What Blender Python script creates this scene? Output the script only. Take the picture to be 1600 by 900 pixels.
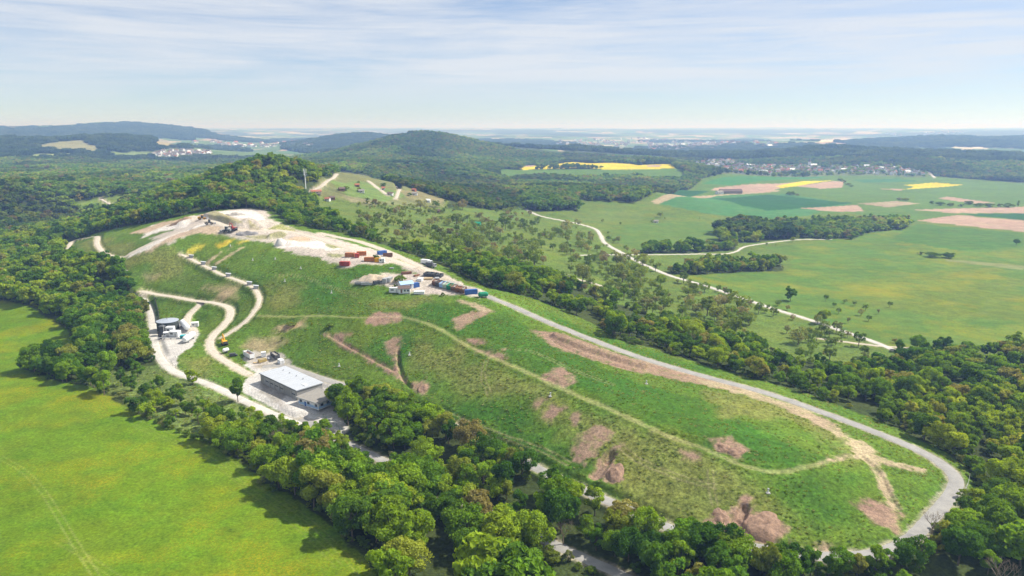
import bpy, math, random
import numpy as np
from mathutils import Vector, Matrix

for o in list(bpy.data.objects):
    bpy.data.objects.remove(o)
SC = bpy.context.scene
COL = SC.collection
rng = np.random.default_rng(7)
random.seed(7)

# ------------------------------------------------------------------ camera, sky, sun, exposure
H = 120.0                      # camera height above the site yard (z = 0)
PITCH = math.radians(12.9)
FPX = 1101.0                   # focal length in pixels of a 1600 px wide picture
cam = bpy.data.cameras.new('camera')
cam.sensor_width = 36.0
cam.lens = 36.0 * FPX / 1600.0
cam.clip_start = 1.0
cam.clip_end = 80000.0
camo = bpy.data.objects.new('camera', cam)
COL.objects.link(camo)
camo.location = (0, 0, H)
camo.rotation_euler = (math.pi / 2 - PITCH, 0, 0)
SC.camera = camo

SUN_EL, SUN_AZ = math.radians(48), math.radians(74)      # azimuth clockwise from +Y
TOSUN = Vector((math.sin(SUN_AZ) * math.cos(SUN_EL), math.cos(SUN_AZ) * math.cos(SUN_EL), math.sin(SUN_EL)))
sun = bpy.data.lights.new('sun', 'SUN')
sun.energy = 4.6
sun.angle = math.radians(0.55)
sun.color = (1.0, 0.95, 0.87)
suno = bpy.data.objects.new('sun', sun)
COL.objects.link(suno)
suno.rotation_euler = (-TOSUN).to_track_quat('-Z', 'Y').to_euler()
suno.location = (300, 100, 400)

SC.view_settings.view_transform = 'Standard'
SC.view_settings.look = 'None'
SC.view_settings.gamma = 1
SC.view_settings.use_curve_mapping = False
SC.view_settings.exposure = 0.62

w = bpy.data.worlds.new('World')
SC.world = w
w.use_nodes = True
nt = w.node_tree
nt.nodes.clear()
N = nt.nodes.new
L = nt.links.new
out = N('ShaderNodeOutputWorld')
bg = N('ShaderNodeBackground')
sky = N('ShaderNodeTexSky')
sky.sky_type = 'NISHITA'
sky.sun_disc = False
sky.sun_elevation = SUN_EL
sky.sun_rotation = SUN_AZ
sky.altitude = 1500
sky.air_density = 1.0
sky.dust_density = 0.1
sky.ozone_density = 2.0
tc = N('ShaderNodeTexCoord')
mp = N('ShaderNodeMapping')
mp.inputs['Scale'].default_value = (2.2, 2.2, 26.0)
mp.inputs['Rotation'].default_value = (0.0, 0.03, 0.2)
L(tc.outputs['Generated'], mp.inputs['Vector'])
n1 = N('ShaderNodeTexNoise')
n1.inputs['Scale'].default_value = 0.9
n1.inputs['Detail'].default_value = 8
n1.inputs['Roughness'].default_value = 0.62
n1.inputs['Distortion'].default_value = 0.5
L(mp.outputs['Vector'], n1.inputs['Vector'])
mp2 = N('ShaderNodeMapping')
mp2.inputs['Scale'].default_value = (3.0, 3.0, 60.0)
mp2.inputs['Rotation'].default_value = (0.03, -0.07, 0.5)
L(tc.outputs['Generated'], mp2.inputs['Vector'])
n2 = N('ShaderNodeTexNoise')
n2.inputs['Scale'].default_value = 1.6
n2.inputs['Detail'].default_value = 7
n2.inputs['Roughness'].default_value = 0.65
n2.inputs['Distortion'].default_value = 0.8
L(mp2.outputs['Vector'], n2.inputs['Vector'])
ad = N('ShaderNodeMath'); ad.operation = 'MULTIPLY_ADD'
L(n2.outputs['Fac'], ad.inputs[0]); ad.inputs[1].default_value = 0.45
L(n1.outputs['Fac'], ad.inputs[2])
rp = N('ShaderNodeValToRGB')
rp.color_ramp.elements[0].position = 0.40
rp.color_ramp.elements[0].color = (0, 0, 0, 1)
rp.color_ramp.elements[1].position = 0.82
rp.color_ramp.elements[1].color = (0.85, 0.85, 0.85, 1)
L(ad.outputs[0], rp.inputs['Fac'])
# cirrus is a layer high up: the lowest few degrees look underneath it
sx = N('ShaderNodeSeparateXYZ')
L(tc.outputs['Generated'], sx.inputs[0])
mr = N('ShaderNodeMapRange')
mr.inputs['From Min'].default_value = 0.005
mr.inputs['From Max'].default_value = 0.07
L(sx.outputs['Z'], mr.inputs['Value'])
cm = N('ShaderNodeMath'); cm.operation = 'MULTIPLY'
L(rp.outputs['Color'], cm.inputs[0]); L(mr.outputs[0], cm.inputs[1])
mx = N('ShaderNodeMixRGB')
mx.inputs['Color2'].default_value = (7.0, 7.3, 7.8, 1)
L(cm.outputs[0], mx.inputs['Fac'])
tn_ = N('ShaderNodeVectorMath'); tn_.operation = 'MULTIPLY'; tn_.inputs[1].default_value = (.84, .925, 1.07)
L(sky.outputs['Color'], tn_.inputs[0])
L(tn_.outputs[0], mx.inputs['Color1'])
L(mx.outputs['Color'], bg.inputs['Color'])
bg.inputs['Strength'].default_value = 0.075
L(bg.outputs[0], out.inputs['Surface'])

SC.render.engine = 'CYCLES'
SC.cycles.max_bounces = 4
SC.cycles.diffuse_bounces = 2
SC.cycles.use_adaptive_sampling = True
SC.cycles.adaptive_threshold = 0.02
SC.cycles.glossy_bounces = 2
SC.cycles.transmission_bounces = 3
SC.cycles.volume_bounces = 0
SC.cycles.transparent_max_bounces = 4

# ------------------------------------------------------------------ rays, noise
CP, SP = math.cos(PITCH), math.sin(PITCH)
def ray(u, v):
    x = (np.asarray(u, float) - 800) / FPX
    y = (450 - np.asarray(v, float)) / FPX
    return x, CP + y * SP, -SP + y * CP
def onplane(u, v, z):
    X, Y, Z = ray(u, v)
    t = (z - H) / Z
    return X * t, Y * t
def project(X, Y, Z):
    dz = np.asarray(Z) - H
    f = Y * CP - dz * SP
    up = Y * SP + dz * CP
    f = np.where(f < 1, 1, f)
    return 800 + FPX * X / f, 450 - FPX * up / f
def h2(x, y, s):
    h = (x * 374761393 + y * 668265263 + s * 1446649) & 0xffffffff
    h = ((h ^ (h >> 13)) * 1274126177) & 0xffffffff
    return ((h ^ (h >> 16)) & 0xffffff) / float(0xffffff)
def vnoise(x, y, s=0):
    xi, yi = np.floor(x).astype(np.int64), np.floor(y).astype(np.int64)
    fx, fy = x - xi, y - yi
    fx = fx * fx * (3 - 2 * fx); fy = fy * fy * (3 - 2 * fy)
    a, b, c, d = h2(xi, yi, s), h2(xi + 1, yi, s), h2(xi, yi + 1, s), h2(xi + 1, yi + 1, s)
    return (a * (1 - fx) + b * fx) * (1 - fy) + (c * (1 - fx) + d * fx) * fy
def fbm(x, y, s=0, o=4):
    t, a, n = 0, 0.5, 0
    for k in range(o):
        t = t + a * vnoise(x * 2 ** k, y * 2 ** k, s + k * 17); n += a; a *= 0.5
    return t / n
def smooth(e0, e1, x):
    t = np.clip((x - e0) / (e1 - e0), 0, 1)
    return t * t * (3 - 2 * t)

# ------------------------------------------------------------------ terrain: heights surveyed at points
CPTS = []        # (azimuth, ln r, z)
def cp(u, v, z):
    x, y = onplane(u, v, z)
    CPTS.append((math.atan2(x, y), math.log(math.hypot(x, y)), z))
def cpr(u, r, z):
    x, y, _ = ray(u, 198)
    CPTS.append((math.atan2(x, y), math.log(r), z))
def cps(u, v, r, t=0):
    x, y, z = ray(u, v)
    CPTS.append((math.atan2(x, y), math.log(r), H + r * float(z / math.hypot(x, y)) - t))
for a in [  # left meadow and wood
    (0, 900, 0), (300, 900, 0), (560, 900, 0), (0, 700, 0), (250, 700, 0), (0, 600, 1), (0, 500, 1), (170, 600, 1), (390, 730, -1),
    (100, 500, 2), (210, 570, 2), (0, 430, -2), (80, 400, 4), (0, 360, -4), (60, 345, -3), (180, 345, 2),
    # west foot, tank pad, yard
    (225, 458, 9), (240, 500, 5), (262, 520, 5), (245, 555, 3.5), (300, 590, 2), (380, 625, 0.5), (440, 640, 0), (510, 670, -1), (400, 585, 1.2), (345, 560, 3),
    (330, 535, 5.5), (358, 485, 12), (300, 468, 12), (300, 540, 4.5), (430, 562, 2.2),
    # slopes above
    (300, 405, 28), (350, 430, 25), (405, 460, 21), (390, 500, 12.5), (190, 400, 25), (130, 378, 20), (150, 372, 25), (250, 385, 35), (300, 352, 43),
    (395, 331, 50), (350, 350, 47), (440, 358, 44), (500, 388, 40), (560, 408, 38), (450, 400, 36), (480, 440, 28), (430, 490, 16.5), (520, 490, 19.5),
    (590, 425, 36), (600, 440, 29.5), (540, 440, 29.5), (650, 420, 34), (620, 456, 28), (700, 450, 29), (755, 462, 28.5), (560, 465, 25), (680, 470, 26),
    # north road
    (620, 397, 36), (560, 377, 39), (500, 362, 42), (680, 430, 32), (800, 478, 24), (850, 500, 20.5), (930, 535, 15.5), (1000, 558, 12), (1100, 588, 8.5),
    (1200, 615, 6), (1300, 650, 4), (1400, 690, 2.5), (1460, 720, 1.5), (1500, 750, 0.5), (1470, 790, 0), (1420, 840, -0.5), (1270, 866, -1), (1060, 830, -1),
    (990, 800, -0.5), (870, 748, 0), (780, 700, 1), (690, 655, 1.8), (610, 620, 2.4), (530, 600, 2.2), (470, 583, 2),
    # lower road
    (590, 715, -2), (700, 775, -3), (830, 832, -4), (960, 890, -4.5), (1100, 900, -4), (1350, 900, -3), (1500, 900, -3),
    # crest
    (570, 497, 20), (620, 492, 21), (700, 517, 20.5), (780, 555, 18.5), (850, 592, 16.5), (920, 627, 14.5), (1000, 664, 12.5), (1080, 694, 10.5),
    (1150, 717, 9), (1220, 734, 8), (1300, 727, 7), (1380, 717, 4.5), (760, 485, 24.5), (850, 540, 19.5), (950, 580, 16), (1050, 620, 13),
    (1150, 650, 11), (1250, 680, 8.5), (560, 560, 8.5), (620, 590, 6.5), (1380, 790, 1.5), (1200, 800, 3.2), (1000, 755, 3.6),
    # right side
    (900, 480, 12), (970, 510, 7), (960, 440, 4), (900, 400, 8), (1000, 450, 1), (1100, 480, -3), (1200, 520, -5), (1380, 540, -8), (1300, 580, -5),
    (1150, 560, 2), (1500, 620, -5), (1590, 700, -3), (1590, 800, -3), (1450, 660, -2),
    (1500, 500, -10), (1600, 450, -10), (1400, 430, -11), (1250, 400, -11), (1100, 440, -5), (1000, 390, -4), (1200, 350, -13), (1500, 380, -12),
    (1000, 340, -5), (900, 345, 0), (1100, 310, -12), (1400, 320, -15), (1600, 330, -15), (1300, 290, -18), (1100, 268, -18), (1450, 278, -20), (1600, 285, -20),
    (800, 335, 8), (850, 370, 9), (750, 355, 18), (700, 375, 25), (680, 400, 30), (700, 335, 22), (640, 360, 32),
    # vineyard hill
    (500, 312, 47), (524, 268, 61), (600, 287, 48), (692, 318, 31), (600, 322, 39), (560, 350, 42), (560, 274, 56), (470, 345, 45),
]:
    cp(*a)
for a in [(430, 233, 830, 15), (470, 243, 820, 15), (390, 240, 840, 15), (340, 262, 850, 15), (270, 272, 950, 15), (200, 283, 1150, 14), (500, 262, 860, 12),
          (40, 295, 1150, 13), (100, 262, 1900, 13), (0, 262, 1900, 13), (250, 268, 1500, 13), (330, 255, 2100, 13), (420, 252, 2200, 13),
          # low hills, mid distance
          (645, 204.5, 2450, 13), (620, 207, 2450, 13), (672, 204.5, 2450, 13), (700, 207.5, 2450, 13), (715, 211, 2450, 13), (598, 212, 2450, 13), (740, 219, 2400, 13), (560, 222, 2450, 13), (800, 231, 2450, 13), (860, 236, 2500, 13), (500, 240, 2500, 13),
          (700, 250, 1650, 13), (620, 246, 1700, 13), (760, 290, 1150, 12), (880, 292, 1150, 12), (1000, 286, 1250, 12), (790, 263.5, 1900, 0), (840, 263.5, 1900, 0), (900, 263.5, 1900, 0), (980, 264, 1900, 0), (1055, 263, 1900, 0), (800, 256, 2250, 0), (850, 253, 2280, 0), (900, 252, 2300, 0), (960, 252, 2300, 0), (1040, 250.5, 2280, 0),
          (550, 205, 4300, 12), (590, 206, 4300, 12), (510, 213, 4300, 12), (450, 224, 4300, 12), (620, 212, 4300, 12),
          # left hills
          (60, 214, 3300, 12), (120, 212, 3300, 12), (190, 209, 3300, 12), (225, 211, 3300, 12), (0, 212, 3300, 12), (255, 226, 3350, 0), (90, 236, 2900, 0), (20, 236, 2900, 12), (160, 240, 2900, 0),
          (280, 241, 3500, 0), (330, 240, 3500, 0), (230, 246, 2900, 0),
          (-60, 197, 6200, 10), (0, 197, 6200, 10), (60, 196, 6200, 10), (110, 193.5, 6200, 10), (140, 190, 6200, 10), (165, 187, 6200, 10), (190, 190, 6200, 10), (230, 193, 6200, 10), (280, 194.5, 6200, 10), (318, 198, 6200, 10), (345, 208, 6200, 10), (375, 217, 6200, 0),
          # right, far
          (900, 226, 2900, 12), (960, 232, 2900, 12), (1060, 240, 2700, 12), (1180, 236, 3000, 12), (1300, 226, 3000, 12), (1400, 232, 3000, 12), (1250, 229, 3000, 12), (1520, 236, 3000, 12), (1600, 238, 3000, 12),
          (1000, 221, 6500, 0), (1150, 222, 6500, 0), (1240, 216, 4600, 10), (1350, 219, 5200, 10), (1440, 211, 5200, 10), (1550, 213, 5200, 10), (1650, 212, 5200, 10), (1100, 224, 5000, 5), (900, 220, 6000, 5), (780, 214, 6500, 5), (700, 212, 7000, 0), (420, 214, 8000, 0), (340, 212, 9000, 0)]:
    cps(*a)
for u in range(-100, 1701, 150):
    cps(u, 206.0 + 1.2 * math.sin(u * .013), 11000)
    cps(u, 201.8 + 0.8 * math.sin(u * .021), 19000)
for a in [(780, 1650, -3), (850, 1650, -6), (920, 1650, -7), (990, 1650, -8), (1060, 1650, -12), (780, 1400, 2), (850, 1400, 0), (920, 1400, -2), (990, 1400, -6), (430, 1150, 40), (300, 1250, 15), (500, 1200, 25), (600, 1250, 12), (650, 3200, 0), (750, 3300, -5), (550, 3300, 5), (850, 3800, -15), (560, 5300, 0), (460, 5400, 0), (120, 4300, 0), (0, 4300, 0), (220, 4400, -5),
          (1050, 3900, -20), (1300, 3900, -15), (1500, 4000, -15), (1650, 4000, -15), (1450, 6500, 0), (1600, 6500, 0), (150, 8200, 20), (0, 8200, 20), (300, 8000, 20),
          (0, 130, 0), (800, 120, -5), (1600, 130, -4), (400, 130, -1), (1200, 130, -5)]:
    cpr(*a)
CPTS = np.array(CPTS)
MQ = 0.035
def kern(d2):
    return np.sqrt(d2 + MQ * MQ)
_n = len(CPTS)
_A = np.zeros((_n + 3, _n + 3))
_d2 = (CPTS[:, None, 0] - CPTS[None, :, 0]) ** 2 + (CPTS[:, None, 1] - CPTS[None, :, 1]) ** 2
_A[:_n, :_n] = kern(_d2) - np.eye(_n) * 0.004
_P = np.c_[np.ones(_n), CPTS[:, 0], CPTS[:, 1]]
_A[:_n, _n:] = _P; _A[_n:, :_n] = _P.T
_W = np.linalg.solve(_A, np.r_[CPTS[:, 2], 0, 0, 0])

# polar grid: finest where the place is seen closest
dense = np.arange(-41.5, 41.501, 0.085)
ext, a_, s_ = [], 41.5, 0.3
while a_ < 179:
    a_ += s_; s_ = min(s_ * 1.25, 6.0); ext.append(min(a_, 180.0))
ext = np.array(ext); ext[-1] = 180.0
AZ = np.radians(np.r_[-ext[::-1], dense, ext])
rr = [2, 25, 50, 75, 95, 115, 130, 142, 150]
while rr[-1] < 24000:
    r = rr[-1]
    rr.append(r + max(0.3, min(0.00118 * r * r / H, 0.0105 * r)))
R = np.array(rr)
NA, NR = len(AZ), len(R)
LR = np.log(R)
azc = np.clip(AZ, -0.80, 0.80)
ZG = np.zeros((NR, NA))
lrc = np.maximum(LR, math.log(120))
for i0 in range(0, NR, 40):
    g = np.zeros((min(40, NR - i0), NA))
    l = lrc[i0:i0 + 40][:, None]
    for k in range(_n):
        g += _W[k] * kern((azc[None, :] - CPTS[k, 0]) ** 2 + (l - CPTS[k, 1]) ** 2)
    g += _W[_n] + _W[_n + 1] * azc[None, :] + _W[_n + 2] * l
    ZG[i0:i0 + 40] = g
side = smooth(math.radians(60), math.radians(170), np.abs(AZ))
ZG = ZG * (1 - side)[None, :]
XG = R[:, None] * np.sin(AZ)[None, :]
YG = R[:, None] * np.cos(AZ)[None, :]
# gentle natural unevenness
ZG += (fbm(XG / 60, YG / 60, 3, 3) - 0.5) * 1.6 * smooth(100, 260, R)[:, None]
ZG += (fbm(XG / 420, YG / 420, 9, 3) - 0.5) * 24 * smooth(2600, 5000, R)[:, None] + (fbm(XG / 1300, YG / 1300, 19, 3) - 0.5) * 70 * smooth(6500, 9500, R)[:, None]

def zat(x, y):
    x = np.asarray(x, float); y = np.asarray(y, float)
    az = np.arctan2(x, y); r = np.hypot(x, y)
    j = np.clip(np.searchsorted(AZ, az) - 1, 0, NA - 2)
    i = np.clip(np.searchsorted(R, r) - 1, 0, NR - 2)
    fa = np.clip((az - AZ[j]) / (AZ[j + 1] - AZ[j]), 0, 1)
    fr = np.clip((r - R[i]) / (R[i + 1] - R[i]), 0, 1)
    return (ZG[i, j] * (1 - fa) + ZG[i, j + 1] * fa) * (1 - fr) + (ZG[i + 1, j] * (1 - fa) + ZG[i + 1, j + 1] * fa) * fr
ZB = ZG.copy()
def _zb(x, y):
    global ZG
    t = ZG; ZG = ZB
    z = zat(x, y); ZG = t
    return z
def at(u, v):
    """ground point seen at photo pixel (u, v)"""
    X, Y, Z = ray(u, v)
    az = math.atan2(X, Y); s = Z / math.hypot(X, Y)
    j = int(np.clip(np.searchsorted(AZ, az) - 1, 0, NA - 2))
    fa = (az - AZ[j]) / (AZ[j + 1] - AZ[j])
    g = ZB[:, j] * (1 - fa) + ZB[:, j + 1] * fa
    d = H + s * R - g
    k = np.nonzero(d < 0)[0]
    k = k[k > 8]
    if len(k) == 0:
        r = R[-2]
    else:
        k = k[0]
        t = d[k - 1] / (d[k - 1] - d[k])
        r = R[k - 1] + t * (R[k] - R[k - 1])
    return np.array([r * math.sin(az), r * math.cos(az)])
def at3(u, v):
    p = at(u, v)
    return Vector((p[0], p[1], float(zat(p[0], p[1]))))
def wpoly(pts):
    return np.array([at(*p) for p in pts])
def catmull(P, n=8):
    P = np.asarray(P, float)
    Q = np.vstack([2 * P[0] - P[1], P, 2 * P[-1] - P[-2]])
    o = []
    for i in range(1, len(Q) - 2):
        for k in range(n):
            t = k / n
            o.append(0.5 * ((2 * Q[i]) + (-Q[i - 1] + Q[i + 1]) * t + (2 * Q[i - 1] - 5 * Q[i] + 4 * Q[i + 1] - Q[i + 2]) * t * t + (-Q[i - 1] + 3 * Q[i] - 3 * Q[i + 1] + Q[i + 2]) * t ** 3))
    o.append(Q[-2])
    return np.array(o)
def resample(P, step):
    d = np.r_[0, np.cumsum(np.linalg.norm(np.diff(P, axis=0), axis=1))]
    s = np.linspace(0, d[-1], max(3, int(d[-1] / step)))
    return np.c_[np.interp(s, d, P[:, 0]), np.interp(s, d, P[:, 1])]
def segdist(x, y, P, closed=False):
    d = np.full(x.shape, 1e9)
    n = len(P)
    for i in range(n if closed else n - 1):
        a, b = P[i], P[(i + 1) % n]
        e = b - a
        q = max(float(e @ e), 1e-9)
        t = np.clip(((x - a[0]) * e[0] + (y - a[1]) * e[1]) / q, 0, 1)
        d = np.minimum(d, (x - a[0] - t * e[0]) ** 2 + (y - a[1] - t * e[1]) ** 2)
    return np.sqrt(d)
def segnear(x, y, P, Z):
    d = np.full(x.shape, 1e9); zz = np.zeros(x.shape)
    for i in range(len(P) - 1):
        a, b = P[i], P[i + 1]
        e = b - a
        q = max(float(e @ e), 1e-9)
        t = np.clip(((x - a[0]) * e[0] + (y - a[1]) * e[1]) / q, 0, 1)
        dd = (x - a[0] - t * e[0]) ** 2 + (y - a[1] - t * e[1]) ** 2
        k = dd < d
        d = np.where(k, dd, d); zz = np.where(k, Z[i] + t * (Z[i + 1] - Z[i]), zz)
    return np.sqrt(d), zz
def inside(x, y, P):
    c = np.zeros(x.shape, bool)
    n = len(P)
    for i in range(n):
        a, b = P[i], P[(i + 1) % n]
        m = (a[1] > y) != (b[1] > y)
        with np.errstate(divide='ignore', invalid='ignore'):
            c ^= m & (x < (b[0] - a[0]) * (y - a[1]) / (b[1] - a[1] + 1e-12) + a[0])
    return c
def near_mask(x, y, P, pad):
    lo, hi = P.min(0) - pad, P.max(0) + pad
    return (x > lo[0]) & (x < hi[0]) & (y > lo[1]) & (y < hi[1])

# ------------------------------------------------------------------ ways (world centre lines)
ASPH, GRAV, CONC, DIRT = 'asphalt', 'gravel', 'concrete', 'dirt'
WAYS = [  # name, material, width, label, pixels
    ('ring_road', ASPH, 5.1, [(690, 434), (730, 452), (770, 466), (800, 478), (850, 500), (930, 533), (1000, 558), (1100, 588), (1200, 615), (1300, 650), (1380, 680), (1440, 706), (1478, 730), (1494, 752), (1482, 778), (1452, 812), (1425, 840), (1380, 862), (1320, 869), (1250, 866), (1150, 850), (1060, 830), (990, 800), (925, 772), (870, 748), (780, 702), (690, 657), (640, 634), (590, 617), (550, 605), (505, 592), (465, 578), (435, 571), (410, 573)]),
    ('gravel_road', GRAV, 5.5, [(500, 364), (530, 371), (560, 377), (600, 391), (640, 409), (670, 424), (692, 435)]),
    ('lower_road', ASPH, 4.6, [(470, 655), (510, 674), (545, 694), (590, 715), (640, 742), (690, 770), (735, 788), (780, 808), (830, 832), (890, 862), (960, 893), (1010, 920)]),
    ('west_road', CONC, 4.5, [(222, 462), (232, 480), (238, 500), (240, 525), (248, 555), (268, 578), (300, 591), (340, 606), (385, 628), (430, 648), (470, 664)]),
    ('haul_track', GRAV, 4.6, [(221, 454), (245, 460), (275, 464), (305, 470), (335, 473), (357, 480), (360, 493), (350, 508), (335, 522), (328, 540), (340, 556), (362, 570), (390, 586)]),
    ('haul_track', GRAV, 4.0, [(314, 473), (304, 484), (295, 494), (293, 504), (302, 516)]),
    ('crest_track', DIRT, 1.5, [(405, 494), (450, 495), (500, 493), (560, 496), (620, 495), (660, 503), (690, 515), (720, 534), (760, 554), (820, 580), (880, 608), (960, 643), (1040, 680), (1090, 697), (1130, 714), (1180, 733), (1230, 736), (1290, 722)]),
    ('slope_track', GRAV, 2.9, [(283, 397), (300, 405), (325, 418), (350, 430), (385, 443), (402, 456), (404, 474), (388, 498), (365, 516), (346, 528)]),
    ('foot_track', GRAV, 4.2, [(110, 400), (108, 386), (118, 376), (150, 369), (152, 382), (165, 396), (190, 402), (205, 396), (240, 378), (290, 360)]),
    ('upper_track', GRAV, 6.0, [(300, 338), (330, 345), (360, 356), (400, 361), (440, 360), (480, 368), (520, 380), (560, 392), (610, 405), (650, 420)]),
    ('farm_path', CONC, 4.4, [(822, 327), (835, 334), (850, 339), (880, 345), (905, 350), (930, 358), (938, 367), (945, 379), (968, 393), (1000, 410), (1040, 428), (1100, 446), (1160, 466), (1210, 483), (1260, 498), (1310, 515), (1360, 532), (1395, 546)]),
    ('farm_path', CONC, 2.6, [(905, 398), (960, 398), (1030, 398), (1090, 397), (1130, 397), (1150, 393), (1170, 384), (1240, 375), (1300, 374)]),
    ('orchard_path', GRAV, 2.6, [(884, 429), (905, 437), (925, 442), (945, 449)]),
    ('orchard_path', GRAV, 2.4, [(1280, 529), (1320, 534), (1370, 540), (1450, 546)]),
    ('vineyard_path', GRAV, 5, [(526, 271), (518, 281), (505, 289), (490, 296), (484, 306)]),
    ('vineyard_path', GRAV, 4, [(575, 282), (585, 290), (595, 297), (606, 306)]),
    ('vineyard_path', GRAV, 4, [(614, 284), (623, 291), (622, 300), (618, 312)]),
    ('wood_path', GRAV, 5, [(110, 347), (122, 341), (140, 337), (180, 328), (240, 324)]),
    ('wood_path', GRAV, 4, [(155, 309), (165, 315), (175, 320)]),
    ('village_road', CONC, 7, [(1430, 262), (1450, 268), (1460, 278)]),
]
WLINES = []
for nm, mt, wd, px in WAYS:
    WLINES.append((nm, mt, wd, catmull(np.array([at(*p) for p in px]), 8)))

# relief cut into or heaped on the ground: (pixels, half width m, height m)
def carve_line(px, hw, hgt):
    global ZG
    P = catmull(np.array([at(*p) for p in px]), 5)
    m = near_mask(XG, YG, P, hw * 2 + 2)
    d = segdist(XG[m], YG[m], P)
    rough = 0.7 + 0.6 * fbm(XG[m] / 3, YG[m] / 3, 21, 2)
    ZG[m] += hgt * rough * (1 - smooth(hw * 0.35, hw, d))
carve_line([(514, 523), (560, 549), (616, 578)], 1.1, -.8)
carve_line([(511, 527), (560, 555), (614, 584)], 1.6, 0.35)
carve_line([(622, 548), (624, 570), (632, 592), (642, 604)], 1.2, -1.4)
carve_line([(870, 527), (915, 545), (960, 560), (1003, 573)], 4.2, 1.9)
carve_line([(866, 534), (905, 552), (950, 567), (990, 578)], 1.4, -0.7)
carve_line([(950, 715), (955, 709)], 2.3, -1.9)
carve_line([(930, 742), (945, 722)], 3.0, -1.3)
carve_line([(1162, 792), (1158, 805)], 2.2, -1.9)
carve_line([(1150, 812), (1156, 825)], 2.4, -1.4)
carve_line([(1346, 712), (1370, 735), (1385, 765), (1402, 795)], 1.6, -0.7)
carve_line([(690, 635), (730, 655), (755, 660)], 1.2, -0.6)
carve_line([(330, 336), (350, 345), (376, 352)], 10, 2.6)
carve_line([(388, 345), (405, 358)], 7, 2.0)
carve_line([(300, 345), (285, 350)], 6, 2.5)
carve_line([(440, 382), (455, 380)], 5, 2.0)
carve_line([(425, 370), (440, 366)], 5, 2.0)
# level the yards a little around the buildings
def level(px, z=None, soft=8):
    global ZG
    P = wpoly(px)
    m = near_mask(XG, YG, P, soft)
    d = segdist(XG[m], YG[m], P, True)
    ins = inside(XG[m], YG[m], P)
    k = np.where(ins, 1, 1 - smooth(0, soft, d))
    zz = float(np.mean([zat(p[0], p[1]) for p in P])) if z is None else z
    ZG[m] = ZG[m] * (1 - k) + zz * k
#
level([(398, 598), (432, 584), (520, 612), (470, 648)], 0.8, 7)
level([(240, 530), (262, 500), (300, 500), (310, 520), (290, 548), (262, 545)], None, 10)

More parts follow.
